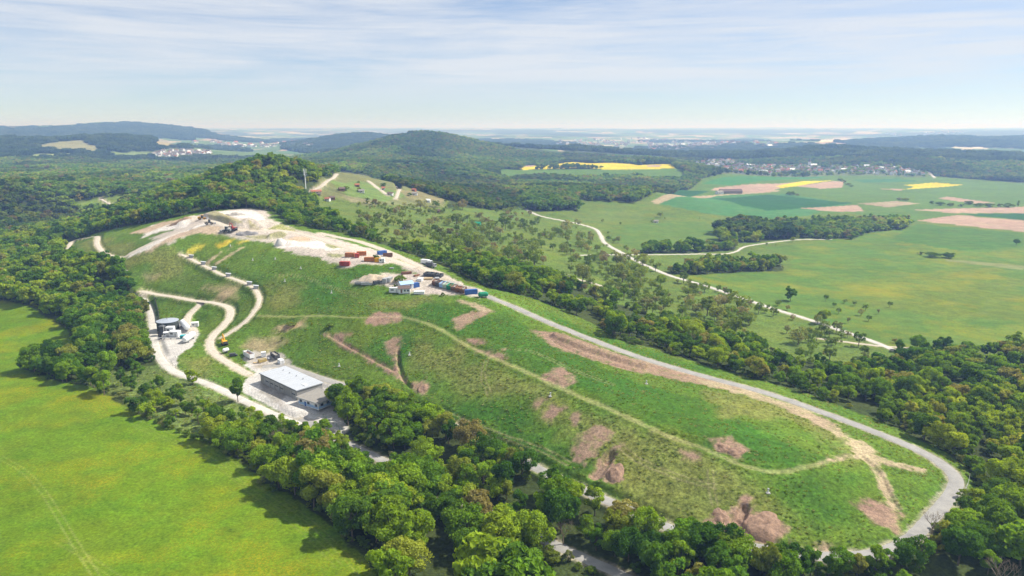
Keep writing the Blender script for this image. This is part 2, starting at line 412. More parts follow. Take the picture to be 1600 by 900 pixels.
# ------------------------------------------------------------------ land cover
MEAD = (.096, .170, .009); GRASS = (.088, .152, .017); LUSH = (.050, .120, .012); DRY = (.135, .158, .036); SOIL = (.265, .18, .125)
TAN = (.33, .265, .165); GRV = (.42, .37, .315); WHT = (.58, .54, .49); WOOD = (.045, .062, .018); RAPE = (.52, .43, .015); PLOW = (.36, .25, .18)
CROP = (.062, .165, .050); DCROP = (.024, .095, .028); FIELD = (.088, .158, .026); VINE = (.150, .160, .062); CONCR = (.45, .43, .40)
LAND = [   # name, colour, edge softness m, edge noise m, texture (flowers, clumps, rows), trees allowed, pixels
    ('meadow', MEAD, 1.5, 2, (1, .3, .2), 0, [(-260, 470), (0, 470), (50, 480), (105, 515), (125, 545), (110, 565), (35, 576), (75, 592), (140, 604), (215, 645), (270, 668), (335, 694), (400, 742), (490, 798), (560, 860), (590, 905), (620, 980), (600, 1100), (-300, 1100), (-400, 700)]),
    ('rough_pasture', (.105, .145, .036), 2, 3, (.1, 1, 0), 0, [(125, 590), (170, 560), (200, 580), (245, 570), (262, 585), (300, 602), (345, 617), (395, 642), (440, 668), (380, 690), (330, 688), (270, 664), (215, 642), (150, 604)]),
    ('landfill', GRASS, 2, 3, (0, .7, 0), 0, [(105, 400), (108, 380), (150, 364), (220, 352), (300, 334), (395, 325), (425, 331), (450, 350), (500, 358), (580, 376), (640, 396), (700, 420), (760, 448), (830, 466), (880, 482), (925, 506), (960, 528), (1030, 548), (1120, 575), (1230, 606), (1330, 640), (1420, 678), (1475, 702), (1515, 735), (1522, 765), (1490, 800), (1430, 850), (1380, 872), (1260, 876), (1150, 860), (1050, 838), (980, 808), (860, 756), (770, 712), (680, 664), (600, 632), (530, 622), (525, 640), (540, 672), (515, 690), (470, 668), (400, 640), (300, 600), (250, 575), (228, 520), (222, 470), (190, 425), (150, 405)]),
    ('orchard_meadow', (.098, .150, .026), 4, 6, (.3, .7, 0), 0, [(570, 345), (640, 335), (700, 324), (790, 328), (830, 320), (830, 332), (895, 328), (905, 312), (990, 318), (1015, 306), (1085, 290), (1095, 280), (1130, 272), (1300, 270), (1440, 273), (1600, 285), (1750, 290), (1800, 600), (1600, 556), (1450, 556), (1380, 566), (1300, 570), (1240, 558), (1160, 540), (1080, 516), (1000, 486), (930, 462), (860, 438), (790, 418), (730, 402), (680, 393), (640, 384), (600, 371)]),
    ('orchard_meadow', (.105, .15, .03), 4, 6, (.3, .7, 0), 0, [(480, 302), (520, 304), (575, 316), (645, 319), (700, 314), (700, 340), (690, 360), (640, 386), (600, 375), (550, 358), (520, 342), (500, 326)]),
    ('vineyard', VINE, 3, 4, (0, .4, 1), 0, [(527, 267), (552, 270), (580, 275), (612, 285), (650, 297), (697, 312), (693, 322), (645, 323), (575, 322), (525, 309), (484, 303), (492, 295), (525, 270)]),
    ('vineyard', (.13, .19, .05), 3, 3, (0, .4, 1), 0, [(515, 283), (560, 282), (640, 305), (600, 315), (540, 305)]),
    ('vineyard', (.21, .19, .10), 3, 3, (0, .4, 1), 0, [(535, 305), (570, 310), (590, 318), (550, 316)]),
    ('vineyard', (.20, .18, .085), 3, 3, (0, .4, 1), 0, [(622, 297), (650, 298), (697, 312), (690, 317), (640, 312)]),
    ('grassland', FIELD, 2, 3, (.8, .15, .3), 0, [(1050, 432), (1110, 420), (1230, 424), (1240, 400), (1190, 388), (1300, 374), (1430, 352), (1600, 362), (1800, 380), (1800, 620), (1590, 545), (1440, 546), (1395, 543), (1310, 512), (1210, 480), (1110, 447)]),
    ('grassland', (.115, .165, .024), 14, 14, (1, .2, .2), 0, [(1300, 440), (1500, 420), (1600, 440), (1600, 490), (1480, 500), (1350, 480)]),
    ('grassland', (.088, .155, .028), 4, 6, (.2, .2, .5), 0, [(980, 350), (1100, 345), (1150, 372), (1000, 392), (950, 372)]),
    ('grassland', (.11, .16, .034), 4, 8, (.2, .2, .4), 0, [(870, 328), (1000, 330), (1010, 345), (900, 344)]),
    ('grassland', (.07, .145, .024), 2, 2, (0, .1, .6), 0, [(1390, 375), (1432, 350), (1600, 364), (1600, 385), (1500, 392)]),
    ('grassland', (.19, .21, .08), 3, 3, (0, .1, .4), 0, [(1480, 405), (1600, 416), (1600, 422), (1475, 408)]),
    ('wooded_ridge', WOOD, 20, 20, (0, .5, 0), 1, [(-60, 203), (0, 202), (60, 201), (110, 198), (140, 195.5), (165, 192.5), (190, 195), (230, 198), (280, 199.5), (315, 203), (345, 212), (250, 216), (100, 212), (-60, 213)]),
    ('wooded_ridge', WOOD, 20, 20, (0, .5, 0), 1, [(440, 226), (510, 216), (550, 209), (590, 209), (620, 215), (560, 232), (450, 234)]),
    ('wooded_ridge', WOOD, 20, 20, (0, .5, 0), 1, [(1330, 223), (1440, 215), (1600, 216), (1700, 216), (1700, 230), (1450, 230), (1340, 229)]),
    ('clearing', FIELD, 3, 4, (0, .1, .3), 0, [(782, 264), (900, 264), (1068, 264), (1068, 279), (900, 279), (782, 277)]),
    ('crop_field', FIELD, 2, 2, (0, .1, .6), 0, [(1015, 312), (1085, 297), (1100, 280), (1130, 272), (1300, 271), (1440, 274), (1600, 287), (1760, 300), (1760, 350), (1600, 350), (1430, 348), (1330, 332), (1215, 340), (1100, 332)]),
    ('crop_field', CROP, 2, 2, (0, .05, .7), 0, [(1030, 318), (1115, 305), (1230, 303), (1330, 318), (1262, 337), (1200, 342), (1110, 335)]),
    ('crop_field', DCROP, 2, 1, (0, .05, .5), 0, [(1115, 310), (1200, 304), (1335, 317), (1262, 325), (1200, 329), (1160, 322)]),
    ('crop_field', DCROP, 2, 1, (0, .05, .5), 0, [(1050, 303), (1062, 296), (1106, 299), (1085, 306), (1036, 311)]),
    ('crop_field', (.05, .165, .04), 2, 1, (0, .05, .5), 0, [(1095, 287), (1130, 277), (1290, 273), (1285, 278), (1150, 289)]),
    ('crop_field', (.04, .14, .04), 2, 1, (0, .05, .5), 0, [(1330, 281), (1400, 279), (1440, 283), (1350, 285)]),
    ('field_strip', TAN, 2, 2, (0, .1, .5), 0, [(1015, 316), (1085, 306.5), (1170, 300), (1218, 297), (1218, 299), (1120, 306), (1030, 318.5)]),
    ('ploughed_field', PLOW, 2, 2, (0, .1, .5), 0, [(1118, 293), (1170, 288), (1215, 287), (1250, 284), (1225, 291), (1200, 301), (1165, 301), (1110, 297)]),
    ('ploughed_field', PLOW, 2, 2, (0, .1, .5), 0, [(1245, 291), (1302, 283), (1318, 284), (1316, 293), (1282, 295)]),
    ('rapeseed_field', RAPE, 1, 1, (0, .1, .3), 0, [(1212, 291), (1255, 283), (1302, 281.5), (1245, 291), (1222, 294)]),
    ('rapeseed_field', RAPE, 1, 1, (0, .1, .3), 0, [(1411, 289), (1462, 285), (1505, 289), (1412, 296), (1430, 292)]),
    ('ploughed_field', PLOW, 2, 2, (0, .1, .5), 0, [(1375, 295), (1412, 295), (1408, 298)]),
    ('ploughed_field', PLOW, 2, 2, (0, .1, .5), 0, [(1250, 325), (1340, 320), (1350, 330), (1305, 331)]),
    ('ploughed_field', (.30, .24, .15), 3, 3, (0, .1, .5), 0, [(1340, 318), (1400, 314), (1440, 318), (1388, 324)]),
    ('ploughed_field', PLOW, 2, 2, (0, .1, .5), 0, [(1422, 328), (1600, 323), (1760, 322), (1760, 333), (1600, 333), (1495, 333)]),
    ('crop_field', DCROP, 2, 2, (0, .1, .5), 0, [(1500, 335), (1600, 333), (1760, 333), (1760, 346), (1600, 344)]),
    ('ploughed_field', PLOW, 2, 2, (0, .1, .5), 0, [(1432, 345), (1495, 336), (1600, 345), (1760, 350), (1760, 372), (1600, 362)]),
    ('ploughed_field', PLOW, 2, 2, (0, .1, .5), 0, [(1465, 310), (1480, 307), (1555, 317), (1525, 318)]),
    ('rapeseed_field', RAPE, 3, 3, (0, .1, .3), 0, [(800, 259), (855, 258), (895, 253), (930, 255), (960, 254), (1000, 258), (1050, 256.5), (1056, 263), (1010, 265), (955, 265.5), (910, 262), (870, 263.5), (818, 265.5)]),
    ('rapeseed_field', RAPE, 3, 3, (0, .1, .3), 0, [(1005, 252.5), (1052, 251), (1055, 254), (1015, 255)]),
    ('ploughed_field', PLOW, 3, 3, (0, .1, .3), 0, [(790, 258), (838, 257.5), (832, 260.5), (800, 261)]),
    ('ploughed_field', PLOW, 3, 3, (0, .1, .3), 0, [(1010, 258), (1035, 258), (1030, 261), (1012, 261)]),
    ('clearing', FIELD, 3, 3, (0, .1, .3), 0, [(610, 255), (680, 256), (670, 260), (615, 262)]),
    ('ploughed_field', TAN, 3, 3, (0, .1, .3), 0, [(672, 254.5), (705, 254.5), (690, 259)]),
    ('ploughed_field', TAN, 3, 3, (0, .1, .3), 0, [(-80, 287), (0, 287.5), (120, 284), (122, 287), (60, 291), (0, 291.5), (-80, 291)]),
    ('clearing', FIELD, 3, 3, (0, .1, .3), 0, [(60, 282), (110, 281), (118, 283.5), (60, 286)]),
    ('clearing', (.15, .21, .04), 3, 3, (0, .1, .3), 0, [(120, 315), (155, 310), (198, 302), (200, 310), (175, 320), (140, 330), (123, 332)]),
    ('clearing', (.15, .20, .06), 5, 8, (0, .4, .3), .25, [(170, 325), (240, 318), (262, 330), (200, 334), (160, 338), (110, 352), (112, 340)]),
    ('vineyard', (.22, .215, .105), 6, 9, (0, .3, .6), 0, [(62, 226), (95, 221), (125, 219), (165, 235), (150, 241), (95, 236), (65, 234)]),
    ('vineyard', (.28, .24, .14), 4, 5, (0, .2, .6), 0, [(228, 216), (262, 219), (290, 230), (245, 232)]),
    ('clearing', (.24, .29, .09), 4, 5, (0, .2, .6), 0, [(41, 241), (118, 241), (118, 246), (52, 248)]),
    ('clearing', (.16, .22, .08), 4, 5, (0, .2, .6), 0, [(160, 238), (230, 236), (235, 246), (170, 245)]),
    ('copse_floor', WOOD, 3, 3, (0, .5, 0), 1, [(1118, 362), (1150, 353), (1230, 352), (1300, 349), (1370, 345), (1425, 347), (1418, 356), (1350, 365), (1330, 374), (1240, 372), (1170, 380), (1125, 378)]),
    ('copse_floor', WOOD, 3, 3, (0, .5, 0), .8, [(1035, 428), (1080, 417), (1150, 413), (1222, 413), (1222, 423), (1150, 426), (1070, 430)]),
    ('copse_floor', WOOD, 3, 3, (0, .5, 0), .8, [(995, 396), (1010, 390), (1060, 391), (1110, 389), (1150, 386), (1145, 392), (1060, 396)]),
    ('copse_floor', WOOD, 3, 3, (0, .5, 0), 1, [(818, 322), (850, 318), (900, 322), (902, 328), (850, 330), (822, 328)]),
    ('village_green', (.12, .15, .06), 8, 8, (0, .2, 0), .15, [(230, 240), (250, 233), (330, 234), (335, 246), (240, 248)]),
    ('village_green', (.12, .15, .06), 8, 8, (0, .2, 0), .22, [(1085, 256), (1110, 250), (1145, 250), (1170, 256), (1290, 257), (1420, 260), (1455, 270), (1448, 277), (1300, 274), (1130, 272), (1100, 265)]),
    ('ploughed_field', (.62, .50, .33), 6, 6, (0, .1, .3), 0, [(1266, 218), (1322, 217.5), (1332, 222), (1280, 222)]),
    ('ploughed_field', (.55, .48, .35), 6, 6, (0, .1, .3), 0, [(1485, 230), (1535, 229), (1545, 232), (1490, 232)]),
]
PATCH = [   # colour on the landfill: colour, softness, noise, clumps, pixels
    (LUSH, 8, 8, .8, [(420, 430), (520, 445), (560, 470), (760, 472), (840, 520), (960, 580), (1100, 640), (1150, 690), (1000, 655), (880, 600), (760, 545), (690, 505), (560, 485), (450, 475)]),
    (LUSH, 3, 3, .6, [(850, 520), (900, 560), (1000, 600), (1100, 625), (1200, 680), (1300, 720), (1200, 732), (1100, 690), (980, 640), (860, 580)]),
    (LUSH, 6, 5, .8, [(560, 540), (640, 520), (720, 560), (600, 580)]),
    (LUSH, 8, 6, .7, [(700, 615), (800, 640), (900, 700), (960, 750), (900, 740), (790, 690), (690, 640)]),
    (LUSH, 8, 6, .7, [(1230, 745), (1340, 740), (1340, 800), (1280, 830), (1230, 790)]),
    (DRY, 10, 9, .9, [(770, 575), (850, 605), (960, 655), (1060, 700), (1180, 745), (1240, 800), (1240, 850), (1050, 815), (960, 745), (930, 690), (840, 630), (760, 610)]),
    (DRY, 8, 8, .9, [(640, 520), (720, 545), (780, 590), (740, 625), (670, 590), (650, 550)]),
    (DRY, 8, 8, .9, [(560, 475), (640, 465), (700, 470), (620, 485)]),
    (DRY, 8, 8, .9, [(110, 385), (150, 372), (240, 390), (300, 400), (290, 440), (200, 415), (140, 398)]),
    (DRY, 8, 6, .8, [(420, 440), (480, 445), (470, 475), (425, 485)]),
    (DRY, 6, 5, .8, [(270, 560), (330, 560), (345, 590), (300, 590)]),
    (DRY, 5, 5, .8, [(1095, 612), (1180, 612), (1260, 645), (1340, 690), (1400, 720), (1300, 722), (1310, 705), (1250, 660), (1130, 650)]),
    (LUSH, 6, 6, .8, [(850, 486), (930, 520), (1020, 550), (1120, 580), (1060, 578), (1000, 562), (930, 535), (860, 503)]),
    (LUSH, 4, 4, .8, [(525, 420), (590, 414), (640, 412), (650, 420), (560, 440), (530, 432)]),
    (SOIL, 2, 2, 1, [(590, 486), (625, 488), (630, 501), (585, 510), (568, 502)]),
    (SOIL, 1.2, 1.2, 1, [(503, 521), (515, 520), (560, 547), (600, 568), (618, 579), (634, 596), (622, 593), (605, 582), (560, 557), (515, 532)]),
    (SOIL, 2, 2, 1, [(520, 525), (535, 516), (550, 521), (532, 535)]),
    (SOIL, 2.5, 2, 1, [(600, 535), (617, 525), (627, 527), (622, 550), (623, 575), (632, 594), (615, 582), (612, 560)]),
    (SOIL, 2, 2, 1, [(645, 600), (665, 592), (672, 602), (665, 618), (648, 615)]),
    (SOIL, 2, 2, 1, [(707, 499), (735, 487), (755, 485), (770, 487), (728, 510), (712, 521)]),
    (TAN, 2, 2, 1, [(715, 469), (747, 474), (770, 486), (757, 489), (740, 479), (722, 475)]),
    (SOIL, 2, 2, 1, [(730, 530), (755, 529), (757, 537), (737, 540)]),
    (SOIL, 3, 3, 1, [(733, 543), (775, 551), (790, 545), (787, 558), (760, 556)]),
    ((.30, .25, .13), 5, 4, 1, [(395, 529), (432, 531), (440, 535), (425, 547), (400, 552), (385, 540)]),
    ((.32, .24, .14), 4, 4, 1, [(430, 511), (470, 504), (478, 509), (440, 515)]),
    ((.32, .26, .14), 6, 5, 1, [(318, 450), (345, 443), (372, 452), (375, 465), (340, 465)]),
    ((.30, .24, .14), 5, 4, 1, [(225, 432), (250, 427), (246, 434), (228, 437)]),
    (SOIL, 2, 2, 1, [(832, 516), (880, 521), (925, 537), (975, 555), (1037, 570), (1100, 587), (1175, 609), (1120, 607), (1025, 587), (960, 574), (905, 556), (877, 547), (850, 534)]),
    (TAN, 2.5, 3, 1, [(1075, 588), (1175, 609), (1250, 636), (1310, 665), (1335, 690), (1325, 690), (1260, 655), (1190, 625), (1110, 603)]),
    (SOIL, 2, 2, 1, [(845, 583), (862, 576), (882, 574), (905, 597), (882, 607), (847, 592)]),
    (SOIL, 2, 2, 1, [(828, 637), (843, 620), (853, 625), (837, 642)]),
    (SOIL, 2, 2, 1, [(847, 653), (860, 632), (883, 638), (863, 658)]),
    (SOIL, 2, 2, 1, [(890, 655), (900, 647), (912, 655), (900, 663)]),
    (SOIL, 1.5, 2.5, 1, [(900, 690), (930, 657), (957, 677), (935, 705), (913, 730), (897, 713)]),
    (SOIL, 1, 1, 1, [(920, 743), (940, 712), (956, 697), (977, 692), (962, 713), (960, 722), (975, 750), (955, 756), (933, 747)]),
    (SOIL, 2, 2, 1, [(1112, 688), (1140, 682), (1168, 703), (1150, 717), (1120, 702)]),
    (SOIL, 2, 2, 1, [(1064, 704), (1090, 708), (1098, 718), (1068, 716)]),
    (SOIL, 1.5, 2, 1, [(1097, 812), (1120, 795), (1142, 800), (1150, 786), (1157, 776), (1171, 776), (1174, 802), (1205, 805), (1232, 825), (1222, 850), (1170, 848), (1150, 838), (1110, 838)]),
    (SOIL, 2, 2, 1, [(1333, 787), (1360, 780), (1393, 790), (1412, 803), (1402, 832), (1373, 820)]),
    (SOIL, 1.5, 1.5, 1, [(708, 658), (725, 652), (740, 663), (735, 675), (712, 673)]),
    (TAN, 1.5, 1.5, 1, [(1272, 728), (1308, 711), (1335, 708), (1322, 690), (1345, 686), (1372, 705), (1360, 720), (1330, 718), (1300, 722)]),
    (TAN, 1, 1, 1, [(1350, 705), (1400, 722), (1448, 733), (1446, 741), (1400, 730), (1350, 716)]),
    (TAN, 1, 1, 1, [(1352, 712), (1372, 722), (1390, 755), (1410, 795), (1392, 795), (1375, 765), (1362, 735)]),
    (TAN, 1.5, 1.5, 1, [(1210, 862), (1300, 850), (1330, 858), (1280, 864)]),
    # gravel top and yards
    (GRV, 2.5, 3, 1, [(235, 372), (270, 360), (300, 338), (330, 332), (393, 325), (418, 330), (424, 342), (445, 351), (468, 361), (500, 365), (540, 378), (600, 394), (640, 406), (672, 418), (705, 433), (756, 456), (748, 463), (700, 461), (660, 459), (620, 457), (600, 446), (570, 442), (548, 441), (590, 428), (648, 427), (618, 411), (590, 412), (540, 417), (515, 411), (500, 402), (465, 396), (432, 386), (425, 378), (390, 376), (350, 368), (310, 361), (262, 382)]),
    (WHT, 2, 2, 1, [(195, 400), (240, 377), (300, 356), (330, 345), (322, 356), (280, 371), (230, 391), (200, 403)]),
    (WHT, 2, 2, 1, [(335, 331), (393, 328), (408, 337), (415, 344), (395, 345), (372, 340), (345, 334)]),
    (WHT, 2, 2, 1, [(428, 381), (440, 376), (480, 378), (500, 376), (540, 388), (520, 392), (465, 386), (435, 388)]),
    (WHT, 2, 2, 1, [(236, 352), (275, 347), (300, 345), (290, 355), (250, 362), (222, 372)]),
    ((.42, .32, .22), 2, 2, 1, [(200, 365), (255, 347), (300, 340), (298, 346), (260, 352), (230, 364)]),
    ((.40, .31, .22), 2, 2, 1, [(285, 362), (325, 352), (345, 356), (340, 366), (300, 366), (235, 392), (205, 402), (235, 388)]),
    ((.30, .27, .15), 2, 2, 1, [(318, 334), (330, 332), (372, 347), (378, 353), (355, 351), (330, 342)]),
    ((.30, .27, .15), 2, 2, 1, [(386, 346), (395, 352), (407, 358), (390, 358)]),
    ((.27, .27, .10), 2, 2, 1, [(420, 357), (440, 350), (465, 362), (440, 364)]),
    ((.45, .34, .23), 2, 2, 1, [(443, 376), (460, 370), (490, 371), (480, 377)]),
    ((.26, .25, .13), 2, 2, 1, [(385, 369), (420, 367), (448, 366), (445, 371), (400, 374)]),
    ((.40, .33, .03), 1.5, 2, 1, [(338, 383), (350, 377), (366, 374), (362, 378), (345, 388)]),
    ((.40, .33, .03), 1.5, 2, 1, [(368, 380), (380, 374), (388, 376), (372, 382)]),
    ((.5, .42, .05), 3, 3, 1, [(294, 391), (310, 384), (322, 381), (312, 388), (298, 394)]),
    ((.36, .30, .18), 1.5, 1.5, 1, [(320, 410), (345, 393), (343, 396), (326, 412)]),
    ((.36, .30, .18), 1.5, 1.5, 1, [(335, 412), (383, 384), (382, 387), (340, 413)]),
    ((.24, .24, .11), 2, 2, 1, [(505, 378), (535, 382), (540, 388), (515, 388)]),
    ((.25, .26, .11), 2, 2, 1, [(615, 405), (625, 403), (648, 411), (645, 415), (625, 411)]),
    ((.24, .24, .12), 2, 2, 1, [(510, 395), (540, 398), (530, 403), (512, 400)]),
    (CONCR, 1, .6, .3, [(382, 594), (400, 582), (380, 570), (395, 566), (445, 562), (470, 575), (525, 605), (532, 640), (545, 672), (522, 690), (465, 660), (420, 634), (378, 612)]),
    (CONCR, 1, .6, .3, [(236, 530), (258, 500), (295, 498), (312, 518), (300, 545), (278, 557), (275, 580), (262, 580), (250, 565)]),
    ((.40, .37, .32), 1, .8, .3, [(378, 560), (396, 548), (440, 552), (455, 565), (440, 572), (400, 575)]),
    ((.30, .28, .25), 1.5, 1.5, .5, [(410, 590), (440, 582), (455, 590), (440, 640), (405, 612)]),
]
RUTS = []
def ruts(c, wd, off, px):
    P = resample(catmull(np.array([at(*p) for p in px]), 6), 2.0)
    t = np.gradient(P, axis=0); t /= np.linalg.norm(t, axis=1)[:, None]
    n = np.c_[-t[:, 1], t[:, 0]]
    for s in (-1, 1): RUTS.append((c, wd, P + n * s * off))
ruts((.19, .235, .06), .55, .85, [(0, 714), (35, 735), (65, 765), (88, 800), (112, 840), (150, 900), (170, 940)])
ruts((.17, .215, .05), .5, .85, [(90, 845), (150, 880), (215, 925)])
ruts((.16, .21, .04), .5, .9, [(218, 655), (330, 702), (395, 752), (480, 812), (545, 875), (570, 905)])
ruts((.15, .20, .04), .5, .9, [(210, 665), (320, 712), (385, 762), (465, 822), (530, 885)])
ruts((.27, .24, .12), .7, .9, [(760, 562), (755, 590), (765, 615)])
ruts((.26, .23, .12), .7, .9, [(690, 640), (760, 672), (840, 700), (890, 725)])
ruts((.24, .22, .11), .7, .9, [(960, 690), (1000, 720), (1060, 745), (1120, 760)])
ruts((.24, .22, .11), .6, .9, [(1110, 735), (1112, 765), (1118, 790)])
ruts((.30, .25, .15), .7, .9, [(730, 500), (745, 492), (768, 486)])
ruts((.28, .25, .13), .6, .9, [(805, 545), (840, 552), (900, 580), (960, 602)])
ruts((.28, .25, .13), .6, .9, [(430, 430), (470, 432), (520, 450), (560, 462)])
ruts((.28, .25, .13), .6, .9, [(345, 395), (400, 372), (420, 372)])
LP = [(e, wpoly(e[6])) for e in LAND]
PP = [(e, wpoly(e[4])) for e in PATCH]
def cover(x, y, want_colour=True):
    """land cover at world points: colour, texture weights, owner index, tree allowance"""
    r = np.hypot(x, y)
    n = len(x)
    col = np.tile(np.array(WOOD), (n, 1))
    msk = np.zeros((n, 3)); msk[:, 1] = 0.5
    own = np.full(n, -1)
    tree = np.ones(n)
    # far country: patchwork of wood, fields and bare soil
    far = r > 2500
    if far.any():
        fx, fy = x[far], y[far]
        wn = fbm(fx / 800, fy / 900, 41, 3) + (fbm(fx / 160, fy / 160, 42, 2) - 0.5) * 0.16
        gx = fx + 120 * (vnoise(fx / 300, fy / 300, 5) - .5); gy = fy + 120 * (vnoise(fx / 300, fy / 300, 6) - .5)
        cid = h2(np.floor(gx / 190).astype(np.int64), np.floor(gy / 260).astype(np.int64), 77)
        pal = np.array([(.10, .17, .05), (.07, .16, .05), (.40, .33, .22), (.13, .19, .06), (.33, .25, .18), (.09, .15, .05), (.17, .19, .08), (.42, .36, .26), (.11, .17, .06), (.08, .14, .05)])
        fc = pal[(cid * 9.999).astype(int)]
        thr = 0.53 + 0.01 * smooth(4500, 9000, r[far]) + 0.25 * (1 - smooth(2500, 3600, r[far]))
        k = smooth(thr, thr + 0.012, wn)[:, None]
        col[far] = np.array(WOOD) * 1.05 * (1 - k) + fc * k
        tree[far] = 1 - k[:, 0]
        far_open = np.zeros(n, bool); far_open[np.nonzero(far)[0][k[:, 0] > 0.5]] = True
        own[far_open] = 1000
    for idx, (e, P) in enumerate(LP):
        m = near_mask(x, y, P, e[2] + e[3] + 1)
        if not m.any(): continue
        px, py = x[m], y[m]
        d = segdist(px, py, P, True) * np.where(inside(px, py, P), 1, -1)
        sc = max(e[3] * 2.2, 2.0)
        d = d + (fbm(px / sc, py / sc, idx, 3) - 0.5) * 2 * e[3]
        k = smooth(-e[2] * .5, e[2] * .5, d)
        col[m] = col[m] * (1 - k[:, None]) + np.array(e[1]) * k[:, None]
        msk[m] = msk[m] * (1 - k[:, None]) + np.array(e[4]) * k[:, None]
        tree[m] = tree[m] * (1 - k) + e[5] * k
        o = own[m]; o[d > 0] = idx; own[m] = o
    if want_colour:
        for idx, (e, P) in enumerate(PP):
            m = near_mask(x, y, P, e[1] + e[2] + 1)
            if not m.any(): continue
            px, py = x[m], y[m]
            d = segdist(px, py, P, True) * np.where(inside(px, py, P), 1, -1)
            sc = max(e[2] * 1.5, 1.5)
            d = d + (fbm(px / sc, py / sc, 100 + idx, 4) - 0.5) * 2.6 * e[2]
            k = smooth(-e[1] * .75, e[1] * .75, d)
            if e[0] in (SOIL, TAN):      # thin growth comes through bare earth
                thin = fbm(px / 1.6, py / 1.6, 400 + idx, 3) * .6 + fbm(px / 5, py / 5, 420 + idx, 2) * .4
                k = k * (.45 + .55 * smooth(.33, .52, thin + .10 * smooth(0, 5, d)))
            col[m] = col[m] * (1 - k[:, None]) + np.array(e[0]) * k[:, None]
            msk[m, 0] *= (1 - k); msk[m, 1] = msk[m, 1] * (1 - k) + (e[3] if e[0][1] > e[0][0] * .98 else e[3] * .45) * k; msk[m, 2] *= (1 - k)
        # wheel lines pressed into the grass
        for c, wd, P in RUTS:
            m = near_mask(x, y, P, wd + 1)
            if not m.any(): continue
            d = segdist(x[m], y[m], P) + (fbm(x[m] / 1.5, y[m] / 1.5, 57, 2) - .5) * wd * .7
            k = (1 - smooth(wd * .3, wd * .7, d)) * .5
            col[m] = col[m] * (1 - k[:, None]) + np.array(c) * k[:, None]
        # worn, dusty verges of the ways
        for nm, mt, wd, P in WLINES:
            m = near_mask(x, y, P, wd + 3)
            if not m.any(): continue
            px, py = x[m], y[m]
            d = segdist(px, py, P) + (fbm(px / 2.5, py / 2.5, 55, 3) - .5) * 2.4
            k = (1 - smooth(wd * .42, wd * .5 + 1.5, d)) * (.3 if nm == 'crest_track' else .9 if mt == DIRT else .75)
            c = {ASPH: (.33, .29, .22), GRAV: (.48, .41, .31), CONC: (.42, .38, .30), DIRT: (.40, .33, .19)}[mt]
            col[m] = col[m] * (1 - k[:, None]) + np.array(c) * k[:, None]
    for nm, mt, wd, P in WLINES:
        m = near_mask(x, y, P, wd)
        if m.any():
            t = tree[m]; t[segdist(x[m], y[m], P) < wd * .5 + 1.6] = 0; tree[m] = t
    return col, msk, own, tree

gx, gy = XG.ravel(), YG.ravel()
Gcol, Gmsk, Gown, Gtree = cover(gx, gy)
# fine relief: clods, tussocks, tracks
rel = (fbm(XG / 1.7, YG / 1.7, 31, 2) - .5) * 0.55 + (fbm(XG / 7, YG / 7, 33, 2) - .5) * 0.8
bare_ = (Gcol[:, 0] > Gcol[:, 1] * 1.08).reshape(NR, NA)
rel = np.where(bare_, rel * .38, rel)
ZG += rel * (Gmsk[:, 1].reshape(NR, NA)) * (1 - smooth(500, 900, R))[:, None]
# ways sit in shallow level beds so that their sheets lie clear
ZW = {}
def nm_key(nm, P): return (nm, len(P), float(P[0, 0]))
for nm, mt, wd, P in WLINES:
    z = np.array([float(v) for v in _zb(P[:, 0], P[:, 1])])
    zp = np.pad(z, 4, mode='edge')
    ZW[nm_key(nm, P)] = np.convolve(zp, np.ones(9) / 9, mode='valid')
for nm, mt, wd, P in WLINES:
    m = near_mask(XG, YG, P, wd + 2)
    if not m.any(): continue
    d, zc = segnear(XG[m], YG[m], P, ZW[nm_key(nm, P)])
    k = 1 - smooth(wd * .5 + .4, wd * .5 + 3.0, d)
    ZG[m] = ZG[m] * (1 - k) + (zc - 0.04) * k

# ------------------------------------------------------------------ materials
def mat(name):
    m = bpy.data.materials.new(name)
    m.use_nodes = True
    t = m.node_tree
    b = t.nodes['Principled BSDF']
    return m, t, b
def surface(name, col, rough=.7, var=.25, scale=1.5, bump=.0, metal=0.0, spec=.3):
    m, t, b = mat(name)
    n = t.nodes.new('ShaderNodeTexNoise'); n.inputs['Scale'].default_value = scale; n.inputs['Detail'].default_value = 6; n.inputs['Roughness'].default_value = .65
    g = t.nodes.new('ShaderNodeNewGeometry')
    t.links.new(g.outputs['Position'], n.inputs['Vector'])
    r = t.nodes.new('ShaderNodeMapRange'); r.inputs['From Min'].default_value = .25; r.inputs['From Max'].default_value = .75
    r.inputs['To Min'].default_value = 1 - var; r.inputs['To Max'].default_value = 1 + var
    t.links.new(n.outputs['Fac'], r.inputs['Value'])
    c = t.nodes.new('ShaderNodeVectorMath'); c.operation = 'SCALE'
    c.inputs[0].default_value = col
    t.links.new(r.outputs[0], c.inputs['Scale'])
    t.links.new(c.outputs[0], b.inputs['Base Color'])
    b.inputs['Roughness'].default_value = rough
    b.inputs['Metallic'].default_value = metal
    b.inputs['Specular IOR Level'].default_value = spec
    if bump:
        bp = t.nodes.new('ShaderNodeBump'); bp.inputs['Strength'].default_value = bump; bp.inputs['Distance'].default_value = .3
        t.links.new(n.outputs['Fac'], bp.inputs['Height']); t.links.new(bp.outputs[0], b.inputs['Normal'])
    return m
